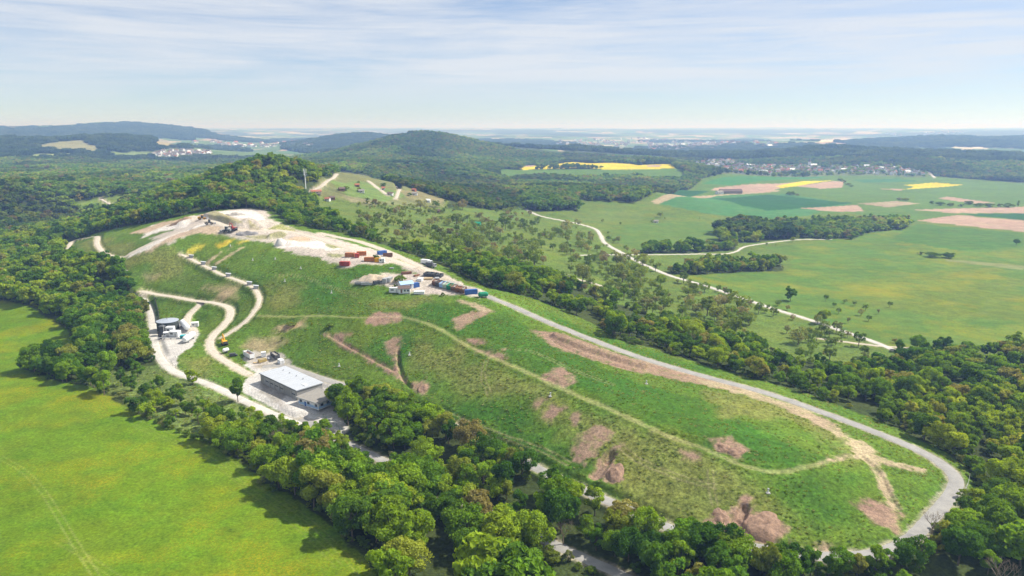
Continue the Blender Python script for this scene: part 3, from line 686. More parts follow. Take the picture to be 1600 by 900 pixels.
def ground_material():
    m, t, b = mat('land')
    nn, ll = t.nodes.new, t.links.new
    a = nn('ShaderNodeAttribute'); a.attribute_name = 'Col'
    k = nn('ShaderNodeAttribute'); k.attribute_name = 'Msk'
    g = nn('ShaderNodeNewGeometry')
    sp = nn('ShaderNodeSeparateXYZ'); ll(k.outputs['Vector'], sp.inputs[0])
    def noise(s, d, r=.6):
        n = nn('ShaderNodeTexNoise'); n.inputs['Scale'].default_value = s; n.inputs['Detail'].default_value = d; n.inputs['Roughness'].default_value = r
        ll(g.outputs['Position'], n.inputs['Vector']); return n.outputs['Fac']
    def rng_(v, lo, hi, a0, a1):
        r = nn('ShaderNodeMapRange'); r.inputs['From Min'].default_value = lo; r.inputs['From Max'].default_value = hi; r.inputs['To Min'].default_value = a0; r.inputs['To Max'].default_value = a1
        ll(v, r.inputs['Value']); return r.outputs[0]
    def mul(x, y, op='MULTIPLY'):
        q = nn('ShaderNodeMath'); q.operation = op
        for s, v in ((0, x), (1, y)):
            if isinstance(v, (int, float)): q.inputs[s].default_value = v
            else: ll(v, q.inputs[s])
        return q.outputs[0]
    nf = noise(1.1, 3, .72); nm = noise(.11, 3, .6); nl = noise(.013, 3, .6)
    f = mul(mul(rng_(nf, .3, .7, .72, 1.28), rng_(nm, .25, .75, .80, 1.20)), rng_(nl, .3, .7, .88, 1.12))
    # clumpy ground gets stronger fine mottling
    nc = noise(.55, 3, .7)
    cl = rng_(nc, .32, .68, .55, 1.45)
    mxc = nn('ShaderNodeMix'); mxc.data_type = 'FLOAT'
    ll(sp.outputs['Y'], mxc.inputs['Factor']); mxc.inputs[2].default_value = 1.0; ll(cl, mxc.inputs[3])
    f = mul(f, mxc.outputs[0])
    # drill rows: long soft stripes
    wv = nn('ShaderNodeTexNoise'); mpn = nn('ShaderNodeMapping'); mpn.inputs['Scale'].default_value = (.012, .16, 0); mpn.inputs['Rotation'].default_value = (0, 0, .5)
    ll(g.outputs['Position'], mpn.inputs['Vector']); ll(mpn.outputs[0], wv.inputs['Vector']); wv.inputs['Scale'].default_value = 1; wv.inputs['Detail'].default_value = 3
    st = rng_(wv.outputs['Fac'], .3, .7, .82, 1.18)
    mxs = nn('ShaderNodeMix'); mxs.data_type = 'FLOAT'
    ll(sp.outputs['Z'], mxs.inputs['Factor']); mxs.inputs[2].default_value = 1.0; ll(st, mxs.inputs[3])
    f = mul(f, mxs.outputs[0])
    sc = nn('ShaderNodeVectorMath'); sc.operation = 'SCALE'
    ll(a.outputs['Color'], sc.inputs[0]); ll(f, sc.inputs['Scale'])
    # buttercups: yellow specks in drifts
    drift = rng_(noise(.022, 4, .62), .47, .66, 0, 1)
    speck = rng_(noise(1.6, 2, .75), .50, .60, 0.25, 1)
    fl = mul(mul(mul(drift, speck), sp.outputs['X']), .72)
    my = nn('ShaderNodeMixRGB'); my.inputs['Color2'].default_value = (.36, .27, .006, 1)
    ll(fl, my.inputs['Fac']); ll(sc.outputs[0], my.inputs['Color1'])
    # straw-coloured and darker hue drift
    hv = nn('ShaderNodeHueSaturation'); ll(my.outputs[0], hv.inputs['Color'])
    ll(rng_(noise(.045, 3, .65), .3, .7, .482, .516), hv.inputs['Hue'])
    ll(hv.outputs[0], b.inputs['Base Color'])
    b.inputs['Roughness'].default_value = .95
    b.inputs['Specular IOR Level'].default_value = .08
    bp = nn('ShaderNodeBump'); bp.inputs['Strength'].default_value = .3; bp.inputs['Distance'].default_value = .5
    ll(nf, bp.inputs['Height']); ll(bp.outputs[0], b.inputs['Normal'])
    return m
M_LAND = ground_material()

# ------------------------------------------------------------------ build the ground, one object per kind of land
def setp(o, label=None, cat=None, group=None, kind=None):
    if label: o['label'] = label
    if cat: o['category'] = cat
    if group: o['group'] = group
    if kind: o['kind'] = kind
    return o
def mesh_np(name, V, F, smooth_=True):
    me = bpy.data.meshes.new(name)
    me.vertices.add(len(V)); me.vertices.foreach_set('co', np.asarray(V, np.float32).ravel())
    k = F.shape[1]
    me.loops.add(F.size); me.loops.foreach_set('vertex_index', F.astype(np.int32).ravel())
    me.polygons.add(len(F)); me.polygons.foreach_set('loop_start', (np.arange(len(F)) * k).astype(np.int32))
    me.polygons.foreach_set('use_smooth', np.full(len(F), smooth_))
    me.update(calc_edges=True)
    return me
GV = np.stack([XG, YG, ZG], -1).reshape(-1, 3)
ii, jj = np.meshgrid(np.arange(NR - 1), np.arange(NA - 1), indexing='ij')
base = (ii * NA + jj).ravel()
GF = np.stack([base, base + 1, base + NA + 1, base + NA], -1)[:, ::-1]
# smooth normals of the whole sheet
e1 = GV[GF[:, 1]] - GV[GF[:, 0]]; e2 = GV[GF[:, 3]] - GV[GF[:, 0]]
fn = np.cross(e1, e2)
flip = fn[:, 2] < 0
if flip.mean() > .5:
    GF = GF[:, ::-1]
own_f = Gown[GF[:, 0]]
names = {-1: 'ground', 1000: 'far_farmland'}
for i, (e, P) in enumerate(LP): names[i] = e[0]
# the same kind of land at the same place becomes one object
keys = {}
for i in np.unique(own_f):
    nm = names[int(i)]
    kk = nm if nm in ('ground', 'far_farmland', 'landfill') else nm + str(i)
    keys.setdefault(kk, (nm, []))[1].append(i)
GO = {}
for kk, (nm, ids) in keys.items():
    sel = np.isin(own_f, ids)
    F = GF[sel]
    if len(F) < 4: continue
    used, inv = np.unique(F.ravel(), return_inverse=True)
    me = mesh_np(nm, GV[used], inv.reshape(F.shape))
    ca = me.attributes.new('Col', 'FLOAT_COLOR', 'POINT')
    ca.data.foreach_set('color', np.c_[Gcol[used], np.ones(len(used))].astype(np.float32).ravel())
    ma = me.attributes.new('Msk', 'FLOAT_VECTOR', 'POINT')
    ma.data.foreach_set('vector', Gmsk[used].astype(np.float32).ravel())
    me.materials.append(M_LAND)
    o = bpy.data.objects.new(nm, me); COL.objects.link(o)
    setp(o, kind='structure')
    GO[kk] = o

M_ASPH = surface('asphalt', (.29, .28, .262), .9, .24, .22, .1)
M_GRAV = surface('gravel', (.47, .42, .345), .95, .25, .8, .3)
M_CONC = surface('pale_concrete', (.49, .465, .42), .9, .2, .25, .1)
M_DIRT = surface('dirt', (.42, .345, .19), .95, .3, .7, .3)
WM = {ASPH: M_ASPH, GRAV: M_GRAV, CONC: M_CONC, DIRT: M_DIRT}
class MB:
    def __init__(s): s.v = []; s.f = []
    def add(s, V, F):
        b = len(s.v); s.v += [tuple(map(float, q)) for q in V]; s.f += [tuple(i + b for i in f) for f in F]; return s
    def box(s, c, d, rz=0, rx=0, ry=0):
        M = Matrix.Translation(Vector(c)) @ Matrix.Rotation(rz, 4, 'Z') @ Matrix.Rotation(ry, 4, 'Y') @ Matrix.Rotation(rx, 4, 'X')
        V = [M @ Vector((x * d[0] / 2, y * d[1] / 2, z * d[2] / 2)) for x in (-1, 1) for y in (-1, 1) for z in (-1, 1)]
        return s.add(V, [(0, 1, 3, 2), (4, 6, 7, 5), (0, 4, 5, 1), (2, 3, 7, 6), (0, 2, 6, 4), (1, 5, 7, 3)])
    def prism(s, prof, x0, x1):      # profile (y, z) extruded along x
        n = len(prof)
        V = [(x0, p[0], p[1]) for p in prof] + [(x1, p[0], p[1]) for p in prof]
        return s.add(V, [tuple(range(n))[::-1], tuple(range(n, 2 * n))] + [(i, (i + 1) % n, n + (i + 1) % n, n + i) for i in range(n)])
    def tube(s, p0, p1, r0, r1=None, n=10, cap=True):
        r1 = r0 if r1 is None else r1
        p0, p1 = Vector(p0), Vector(p1)
        q = (p1 - p0).to_track_quat('Z', 'Y')
        V = []
        for p, r in ((p0, r0), (p1, r1)):
            for i in range(n):
                a = 2 * math.pi * i / n
                V.append(p + q @ Vector((r * math.cos(a), r * math.sin(a), 0)))
        F = [(i, (i + 1) % n, n + (i + 1) % n, n + i) for i in range(n)]
        if cap: F += [tuple(range(n))[::-1], tuple(range(n, 2 * n))]
        return s.add(V, F)
    def lathe(s, prof, c=(0, 0, 0), n=24, axis='Z'):
        V = []
        for r, z in prof:
            for i in range(n):
                a = 2 * math.pi * i / n
                p = (r * math.cos(a), r * math.sin(a), z) if axis == 'Z' else (z, r * math.cos(a), r * math.sin(a))
                V.append((p[0] + c[0], p[1] + c[1], p[2] + c[2]))
        F = []
        for k in range(len(prof) - 1):
            for i in range(n):
                F.append((k * n + i, k * n + (i + 1) % n, (k + 1) * n + (i + 1) % n, (k + 1) * n + i))
        return s.add(V, F)
    def mesh(s, name, m):
        me = bpy.data.meshes.new(name); me.from_pydata(s.v, [], s.f); me.update()
        for q in (m if isinstance(m, (list, tuple)) else [m]): me.materials.append(q)
        return me
    def build(s, name, m, parent=None):
        o = bpy.data.objects.new(name, s.mesh(name, m)); COL.objects.link(o)
        if parent: o.parent = parent
        return o
def ribbon(name, P, wd, m, lift, zc):
    t = np.gradient(P, axis=0); t /= np.linalg.norm(t, axis=1)[:, None] + 1e-9
    nrm = np.c_[-t[:, 1], t[:, 0]]
    K = 7
    V = []
    for k in range(K):
        s = (k / (K - 1) - .5) * wd
        jit = (fbm(P[:, 0] / 3, P[:, 1] / 3, k + 3, 2) - .5) * (0.7 if k in (0, K - 1) else 0)
        q = P + nrm * (s + jit)[:, None] if k in (0, K - 1) else P + nrm * s
        V.append(np.c_[q, zc])
    V = np.stack(V, 1)
    V[:, :, 2] += lift
    V[:, 0, 2] -= lift + .12; V[:, -1, 2] -= lift + .12
    n = len(P)
    F = []
    for i in range(n - 1):
        for k in range(K - 1):
            a = i * K + k
            F.append((a, a + 1, a + K + 1, a + K))
    me = mesh_np(name, V.reshape(-1, 3), np.array(F)[:, ::-1])
    me.materials.append(m)
    o = bpy.data.objects.new(name, me); COL.objects.link(o)
    setp(o, kind='structure')
    return o
LIFT = {'lower_road': .11, 'west_road': .15}
for nm, mt, wd, P in WLINES:
    r = np.hypot(P[:, 0], P[:, 1]).mean()
    if mt == DIRT and nm == 'crest_track':
        continue                                    # grassed-over wheel track: part of the turf
    Q = resample(P, 1.5 if r < 500 else 4)
    ribbon(nm, Q, wd, WM[mt], LIFT.get(nm, .12 if mt == ASPH else .07) * (1 if r < 500 else 2.5), segnear(Q[:, 0], Q[:, 1], P, ZW[nm_key(nm, P)])[1])
# ------------------------------------------------------------------ plants
def leaf_material(name, stops, dark=1.0):
    m, t, b = mat(name)
    nn, ll = t.nodes.new, t.links.new
    oi = nn('ShaderNodeObjectInfo')
    cr = nn('ShaderNodeValToRGB'); cr.color_ramp.interpolation = 'LINEAR'
    els = cr.color_ramp.elements
    while len(els) < len(stops): els.new(.5)
    for e, (p, c) in zip(els, stops): e.position = p; e.color = (*c, 1)
    ll(oi.outputs['Random'], cr.inputs['Fac'])
    tn = nn('ShaderNodeAttribute'); tn.attribute_name = 'tint'
    r = nn('ShaderNodeMapRange'); r.inputs['To Min'].default_value = .62 * dark; r.inputs['To Max'].default_value = 1.38 * dark
    ll(tn.outputs['Fac'], r.inputs['Value'])
    sc = nn('ShaderNodeVectorMath'); sc.operation = 'SCALE'
    # stands of different species: slow change of leaf colour over the ground
    ge = nn('ShaderNodeNewGeometry'); ns = nn('ShaderNodeTexNoise'); ns.inputs['Scale'].default_value = .006; ns.inputs['Detail'].default_value = 3
    ll(ge.outputs['Position'], ns.inputs['Vector'])
    sa = nn('ShaderNodeAttribute'); sa.attribute_type = 'INSTANCER'; sa.attribute_name = 'stand'
    hs = nn('ShaderNodeHueSaturation'); r2 = nn('ShaderNodeMapRange'); r2.inputs['From Min'].default_value = .3; r2.inputs['From Max'].default_value = .7; r2.inputs['To Min'].default_value = .475; r2.inputs['To Max'].default_value = .525
    r3 = nn('ShaderNodeMapRange'); r3.inputs['From Min'].default_value = .3; r3.inputs['From Max'].default_value = .7; r3.inputs['To Min'].default_value = 1.28; r3.inputs['To Max'].default_value = .76
    ll(ns.outputs['Fac'], r2.inputs['Value']); ll(ns.outputs['Fac'], r3.inputs['Value']); ll(r2.outputs[0], hs.inputs['Hue'])
    sv = nn('ShaderNodeMath'); sv.operation = 'ADD'; ll(r3.outputs[0], sv.inputs[0]); ll(sa.outputs['Fac'], sv.inputs[1]); ll(sv.outputs[0], hs.inputs['Value'])
    ll(cr.outputs['Color'], hs.inputs['Color'])
    ll(hs.outputs['Color'], sc.inputs[0]); ll(r.outputs[0], sc.inputs['Scale'])
    df = nn('ShaderNodeBsdfDiffuse'); tr = nn('ShaderNodeBsdfTranslucent'); mx_ = nn('ShaderNodeMixShader'); mx_.inputs[0].default_value = .45
    ll(sc.outputs[0], df.inputs['Color'])
    s2 = nn('ShaderNodeVectorMath'); s2.operation = 'MULTIPLY'; s2.inputs[1].default_value = (1.15, 1.05, .45)
    ll(sc.outputs[0], s2.inputs[0]); ll(s2.outputs[0], tr.inputs['Color'])
    ll(df.outputs[0], mx_.inputs[1]); ll(tr.outputs[0], mx_.inputs[2])
    ll(mx_.outputs[0], t.nodes['Material Output'].inputs['Surface'])
    t.nodes.remove(b)
    return m
M_LEAF = leaf_material('broadleaf_foliage', [(0, (.075, .165, .020)), (.28, (.14, .27, .024)), (.55, (.22, .36, .024)), (.82, (.31, .42, .032)), (.95, (.31, .34, .06)), (1, (.33, .29, .10))])
M_FRUIT = leaf_material('fruit_foliage', [(0, (.145, .235, .035)), (.4, (.20, .285, .045)), (.7, (.26, .32, .075)), (.9, (.34, .34, .16)), (1, (.28, .22, .12))])
M_SHRUB = leaf_material('shrub_foliage', [(0, (.095, .18, .022)), (.5, (.14, .23, .03)), (.85, (.19, .25, .04)), (1, (.26, .27, .14))])
M_FARLEAF = leaf_material('distant_foliage', [(0, (.060, .13, .034)), (.10, (.12, .235, .038)), (.45, (.19, .32, .045)), (.75, (.25, .355, .055)), (.92, (.27, .31, .08)), (1, (.30, .25, .12))])
M_RIDGE = leaf_material('ridge_foliage', [(0, (.045, .090, .026)), (.5, (.080, .135, .036)), (1, (.11, .16, .045))])
M_TUSS = leaf_material('tussock_blades', [(0, (.14, .24, .025)), (.5, (.19, .27, .04)), (.8, (.29, .30, .08)), (1, (.38, .35, .15))])
M_BARK = surface('bark', (.15, .12, .09), .95, .3, 2.0, .3)

def crown_mesh(name, seed, h, cw, base, lobes, leaves, size, m, openness=.0, squash=1.0):
    g = np.random.default_rng(seed)
    a, c, zc = cw / 2, (h - base) / 2, base + (h - base) * .5
    d = g.normal(size=(lobes, 3)); d[:, 2] += .25; d /= np.linalg.norm(d, axis=1)[:, None]
    rad = g.uniform(.42, .82, lobes)[:, None]
    # uneven outline: some lobes reach out, others stay back
    ang = np.arctan2(d[:, 1], d[:, 0])
    wob = 1 + .16 * np.sin(ang * 2 + g.uniform(0, 6)) + .12 * np.sin(ang * 3 + g.uniform(0, 6))
    lc = d * rad * np.array([a, a, c]) * wob[:, None]
    lc[:, 2] += zc
    lr = a * g.uniform(.24, .44, lobes)
    tint = g.uniform(0, 1, lobes)
    per = leaves // lobes
    dd = g.normal(size=(lobes, per, 3)); dd += (d * .9)[:, None, :]; dd[..., 2] += .35
    dd /= np.linalg.norm(dd, axis=2)[..., None]
    p = lc[:, None, :] + dd * (lr[:, None] * g.uniform(.55, 1.08, (lobes, per)))[..., None] * np.array([1, 1, .8 * squash])
    nrm = dd + g.normal(size=dd.shape) * .55
    p = p.reshape(-1, 3); nrm = nrm.reshape(-1, 3); nrm /= np.linalg.norm(nrm, axis=1)[:, None]
    tt = np.repeat(tint, per) * .65 + g.uniform(0, .35, len(p))
    keep = (p[:, 2] > base * .75 + .05) & (p[:, 2] < h * 1.02)
    p, nrm, tt = p[keep], nrm[keep], tt[keep]
    t1 = np.cross(nrm, g.normal(size=nrm.shape)); t1 /= np.linalg.norm(t1, axis=1)[:, None] + 1e-9
    t2 = np.cross(nrm, t1)
    s = size * g.uniform(.6, 1.35, len(p))[:, None]
    e = g.uniform(.55, .9, len(p))[:, None]
    bend = nrm * s * .22
    V = np.stack([p - t1 * s - bend, p - t2 * s * e, p + t1 * s - bend, p + t2 * s * e], 1).reshape(-1, 3)
    F = np.arange(len(V)).reshape(-1, 4)
    me = mesh_np(name, V, F, False)
    at_ = me.attributes.new('tint', 'FLOAT', 'POINT')
    at_.data.foreach_set('value', np.repeat(tt, 4).astype(np.float32))
    me.materials.append(m)
    return me, lc
def trunk_mesh(name, seed, h, base, lc, r0, lean=.3):
    g = random.Random(seed)
    b = MB()
    top = Vector((g.uniform(-lean, lean), g.uniform(-lean, lean), base + (h - base) * .45))
    b.tube((0, 0, -.4), (top.x * .4, top.y * .4, base * .9), r0, r0 * .72, 7, False)
    b.tube((top.x * .4, top.y * .4, base * .9), top, r0 * .72, r0 * .4, 7, False)
    for q in lc[:: max(1, len(lc) // 9)]:
        s = Vector((top.x * .5, top.y * .5, g.uniform(base * .8, top.z)))
        b.tube(s, Vector(q), r0 * .32, r0 * .07, 5, False)
    return b.mesh(name, M_BARK)
def proto(kind, seed, h, cw, base, lobes, leaves, size, m, r0=.25):
    cmesh, lc = crown_mesh(kind + '_crown', seed, h, cw, base, lobes, leaves, size, m)
    return cmesh, trunk_mesh(kind + '_trunk', seed, h, base, lc, r0), h
NEAR = [proto('tree', 11 + k, 10 * q, wd, bs, lb, 5200, .27, M_LEAF, .24) for k, (q, wd, bs, lb) in enumerate([(1, 8.2, 1.7, 34), (1.0, 7.2, 1.5, 30), (1, 9.2, 2.0, 40), (1, 6.2, 1.2, 26), (1, 7.8, 2.4, 28), (1, 8.6, 1.0, 38)])]
NEAR += [proto('tree', 31, 10, 5.2, 1.0, 20, 3400, .27, M_LEAF, .22), proto('tree', 32, 10, 8.8, 3.0, 15, 2300, .30, M_LEAF, .24), proto('tree', 33, 10, 10.6, 2.0, 46, 6000, .27, M_LEAF, .28), proto('tree', 34, 10, 7.0, 2.6, 12, 1900, .28, M_LEAF, .2)]
FRUIT = [proto('fruit', 41 + k, 5, wd, bs, lb, 900, .21, M_FRUIT, .17) for k, (wd, bs, lb) in enumerate([(5.0, 1.4, 16), (4.4, 1.5, 13), (5.6, 1.3, 18)])]
SHRUB = [proto('shrub', 61 + k, 3, wd, .15, lb, 1100, .2, M_SHRUB, .08) for k, (wd, lb) in enumerate([(3.6, 14), (4.6, 18), (3.2, 11)])]
# bare tree still without leaves
def bare_mesh(name, seed):
    g = random.Random(seed); b = MB()
    def grow(p, d, l, r, n):
        q = p + d * l
        b.tube(p, q, r, r * .65, 5, False)
        if n == 0: return
        for _ in range(3 if n > 1 else 4):
            e = (d + Vector((g.uniform(-.75, .75), g.uniform(-.75, .75), g.uniform(-.15, .6)))).normalized()
            grow(p.lerp(q, g.uniform(.6, 1)), e, l * g.uniform(.6, .85), r * .55, n - 1)
    grow(Vector((0, 0, -.3)), Vector((0, 0, 1)), 3.2, .22, 5)
    return b.mesh(name, surface('bare_twigs', (.28, .22, .16), .95, .2, 2))
def joined(name, pr):
    """crown and trunk in one mesh, for plants too far to tell apart"""
    cm_, tm, _ = pr
    b1 = bpy.data.objects.new('t1', cm_.copy())
    me = bpy.data.meshes.new(name)
    nv, nt_ = len(cm_.vertices), len(tm.vertices)
    co = np.empty(nv * 3, np.float32); cm_.vertices.foreach_get('co', co)
    co2 = np.empty(nt_ * 3, np.float32); tm.vertices.foreach_get('co', co2)
    F1 = [tuple(p.vertices) for p in cm_.polygons]; F2 = [tuple(i + nv for i in p.vertices) for p in tm.polygons]
    me.from_pydata(np.r_[co, co2].reshape(-1, 3).tolist(), [], F1 + F2)
    tt = np.empty(nv, np.float32); cm_.attributes['tint'].data.foreach_get('value', tt)
    at_ = me.attributes.new('tint', 'FLOAT', 'POINT'); at_.data.foreach_set('value', np.r_[tt, np.full(nt_, .5, np.float32)])
    me.materials.append(cm_.materials[0]); me.materials.append(M_BARK)
    mi = np.r_[np.zeros(len(F1)), np.ones(len(F2))].astype(np.int32)
    me.polygons.foreach_set('material_index', mi); me.update()
    bpy.data.objects.remove(b1)
    return me
MID = [joined('mid_tree', proto('mid', 81 + k, 10, wd, 1.3, lb, 1500, .50, M_LEAF, .24)) for k, (wd, lb) in enumerate([(8.4, 24), (7.4, 20), (9.4, 28), (6.6, 18), (8.8, 26)])]
FAR = [joined('far_tree', proto('far', 101 + k, 10, wd, .8, lb, 420, .95, M_FARLEAF, .24)) for k, (wd, lb) in enumerate([(8.6, 14), (9.6, 16), (7.6, 12)])]
CLUMP = [crown_mesh('wood_clump', 121 + k, 13, 34, .3, 60, 900, 2.3, M_RIDGE)[0] for k in range(3)]
def tussock(seed):
    g = np.random.default_rng(seed); n = 26
    a = g.uniform(0, 6.28, n); r = g.uniform(0, .55, n)
    p = np.c_[r * np.cos(a), r * np.sin(a), np.zeros(n)]
    lean = np.c_[np.cos(a), np.sin(a), np.zeros(n)] * g.uniform(.1, .5, n)[:, None]
    h_ = g.uniform(.3, .75, n)[:, None]
    s = np.c_[-np.sin(a), np.cos(a), np.zeros(n)] * .16
    V = np.stack([p - s, p + s, p + lean + h_ * np.array([0, 0, 1])], 1).reshape(-1, 3)
    me = mesh_np('tussock', V, np.arange(len(V)).reshape(-1, 3), False)
    at_ = me.attributes.new('tint', 'FLOAT', 'POINT'); at_.data.foreach_set('value', np.repeat(g.uniform(0, 1, n), 3).astype(np.float32))
    me.materials.append(M_TUSS)
    return me
TUSS = [tussock(k) for k in range(3)]

def stand_of(x, y, cell, seed):
    wx = x + cell * .5 * (fbm(x / cell, y / cell, seed, 2) - .5); wy = y + cell * .5 * (fbm(x / cell, y / cell, seed + 9, 2) - .5)
    return h2(np.floor(wx / cell).astype(np.int64), np.floor(wy / (cell * .8)).astype(np.int64), seed)
def scatter(name, meshes, P, S, label, cat, kind='stuff', stand=None):
    """one object: plants nobody could count, instanced on points"""
    if len(P) == 0: return
    pc = bpy.data.collections.new(name + '_kinds')
    for k, me in enumerate(meshes):
        o = bpy.data.objects.new('%s_kind_%d' % (name, k), me); pc.objects.link(o)
    me = bpy.data.meshes.new(name)
    me.vertices.add(len(P)); me.vertices.foreach_set('co', np.asarray(P, np.float32).ravel())
    g = np.random.default_rng(len(P))
    q = me.attributes.new('rz', 'FLOAT_VECTOR', 'POINT'); q.data.foreach_set('vector', np.c_[g.normal(0, .04, len(P)), g.normal(0, .04, len(P)), g.uniform(0, 6.28, len(P))].astype(np.float32).ravel())
    q = me.attributes.new('sc', 'FLOAT_VECTOR', 'POINT'); q.data.foreach_set('vector', np.asarray(S, np.float32).ravel())
    q = me.attributes.new('ix', 'INT', 'POINT'); q.data.foreach_set('value', g.integers(0, len(meshes), len(P)).astype(np.int32))
    q = me.attributes.new('stand', 'FLOAT', 'POINT'); q.data.foreach_set('value', (np.zeros(len(P)) if stand is None else stand).astype(np.float32))
    o = bpy.data.objects.new(name, me); COL.objects.link(o)
    ng = bpy.data.node_groups.new(name + '_nodes', 'GeometryNodeTree')
    ng.interface.new_socket('Geometry', in_out='INPUT', socket_type='NodeSocketGeometry')
    ng.interface.new_socket('Geometry', in_out='OUTPUT', socket_type='NodeSocketGeometry')
    nn, ll = ng.nodes.new, ng.links.new
    gi, go = nn('NodeGroupInput'), nn('NodeGroupOutput')
    ip = nn('GeometryNodeInstanceOnPoints')
    ci = nn('GeometryNodeCollectionInfo'); ci.inputs['Collection'].default_value = pc; ci.inputs['Separate Children'].default_value = True; ci.inputs['Reset Children'].default_value = True
    def na(n, ty):
        x = nn('GeometryNodeInputNamedAttribute'); x.data_type = ty; x.inputs['Name'].default_value = n
        return x.outputs['Attribute']
    ll(gi.outputs[0], ip.inputs['Points']); ll(ci.outputs[0], ip.inputs['Instance']); ip.inputs['Pick Instance'].default_value = True
    ll(na('ix', 'INT'), ip.inputs['Instance Index'])
    e2r = nn('FunctionNodeEulerToRotation'); ll(na('rz', 'FLOAT_VECTOR'), e2r.inputs[0]); ll(e2r.outputs[0], ip.inputs['Rotation'])
    ll(na('sc', 'FLOAT_VECTOR'), ip.inputs['Scale'])
    ll(ip.outputs[0], go.inputs[0])
    md = o.modifiers.new('scatter', 'NODES'); md.node_group = ng
    return setp(o, label, cat, None, kind)

def grid_points(r0, r1, sp, jit=.36, az=40.5):
    xm = r1 * math.sin(math.radians(az))
    nx, ny = int(2 * xm / sp), int(r1 / sp)
    X, Y = np.meshgrid((np.arange(nx) - nx / 2) * sp, np.arange(ny) * sp * .93)
    X = X + (np.arange(ny) % 2)[:, None] * sp * .5
    X = X.ravel() + rng.uniform(-jit, jit, X.size) * sp; Y = Y.ravel() + rng.uniform(-jit, jit, Y.size) * sp
    r = np.hypot(X, Y); a = np.abs(np.degrees(np.arctan2(X, Y)))
    k = (r >= r0) & (r < r1) & (a < az)
    return X[k], Y[k]
def in_frame(x, y, z, pad=0):
    u, v = project(x, y, z)
    return (u > -pad) & (u < 1600 + pad) & (v < 900 + pad)

def place(kind, protos, i, x, y, s, sz, label, cat, group, rz=None, dz=0.0):
    root = bpy.data.objects.new(kind, None); COL.objects.link(root)
    root.location = (x, y, float(zat(x, y)) + dz)
    root.rotation_euler = (0, 0, random.uniform(0, 6.28) if rz is None else rz)
    root.scale = (s, s, sz)
    root.empty_display_size = 1
    c, t, _ = protos[i]
    for n_, m_ in (('trunk', t), ('crown', c)):
        o = bpy.data.objects.new(n_, m_); COL.objects.link(o); o.parent = root
    return setp(root, label, cat, group)

# -- woods
X, Y = grid_points(150, 900, 6.6)
_, _, own_, tr_ = cover(X, Y, False)
dens = fbm(X / 22, Y / 22, 71, 2)
rr_ = np.hypot(X, Y)
k = (tr_ > rng.uniform(.05, 1, len(X))) & (dens > .345)
X, Y = X[k], Y[k]; dens = dens[k]
Zt = zat(X, Y)
k = in_frame(X, Y, Zt + 8, 140); X, Y, Zt, dens = X[k], Y[k], Zt[k], dens[k]
hh = (6.8 + 7.4 * (fbm(X / 35, Y / 35, 72, 2))) * rng.uniform(.62, 1.28, len(X))
u_, v_ = project(X, Y, Zt)
north = inside(u_, v_, np.array([(640, 370), (900, 420), (1250, 520), (1600, 560), (1600, 720), (1480, 700), (1200, 600), (900, 500), (700, 430)], float))
hh[north] *= .78
ringP = [P for nm, mt, wd, P in WLINES if nm == 'ring_road'][0]
dr_ = segdist(X, Y, ringP)
below = inside(u_, v_, np.array([(500, 600), (700, 655), (990, 800), (1270, 868), (1420, 850), (1470, 1000), (1000, 1000), (400, 900)], float))
hh = np.where(below, hh * (.72 + .45 * smooth(6, 26, dr_)), hh * (.6 + .4 * smooth(5, 16, dr_)))
z5 = inside(u_, v_, np.array([(440, 345), (500, 318), (560, 340), (640, 368), (720, 395), (700, 425), (560, 388), (450, 358)], float))
hh[z5] *= .72
nyard = inside(u_, v_, np.array([(375, 625), (440, 655), (545, 690), (600, 720), (560, 745), (420, 690)], float))
hh[nyard] *= .68
gap = below & (dr_ < 12) & (fbm(X / 12, Y / 12, 79, 2) < .42)
X, Y, Zt, hh, u_, v_, north = (q[~gap] for q in (X, Y, Zt, hh, u_, v_, north))
size = hh / np.hypot(X, Y)
fr = in_frame(X, Y, Zt + 6, -6)
order = np.argsort(-np.where(fr, size, 0))
ind = order[:292]
rest = order[292:]
WZ = [(np.array([(150, 560), (400, 640), (520, 690), (700, 782), (960, 905), (1000, 1000), (500, 1000), (380, 760)], float), 'leafy broadleaf tree in the belt between the yellow-green meadow and lower road', 'trees between meadow and lower road'),
      (np.array([(500, 600), (700, 660), (990, 805), (1270, 875), (1420, 860), (1470, 1000), (1000, 1000), (960, 900), (700, 780), (520, 690)], float), 'leafy broadleaf tree in the belt between lower road and landfill ring road', 'trees between the two lower roads'),
      (np.array([(1400, 1000), (1425, 850), (1500, 770), (1530, 730), (1700, 690), (1700, 1000)], float), 'broadleaf tree in the dense wood outside the road bend, bottom right', 'trees outside the road bend'),
      (np.array([(640, 370), (1000, 440), (1600, 520), (1700, 700), (1530, 740), (1400, 690), (900, 510), (640, 410)], float), 'broadleaf tree in the belt on the far side of the ring road', 'trees beyond the ring road'),
      (np.array([(-100, 300), (220, 440), (260, 560), (190, 640), (-100, 600)], float), 'broadleaf tree in the wood beside the left meadow', 'trees of the wood left of the landfill')]
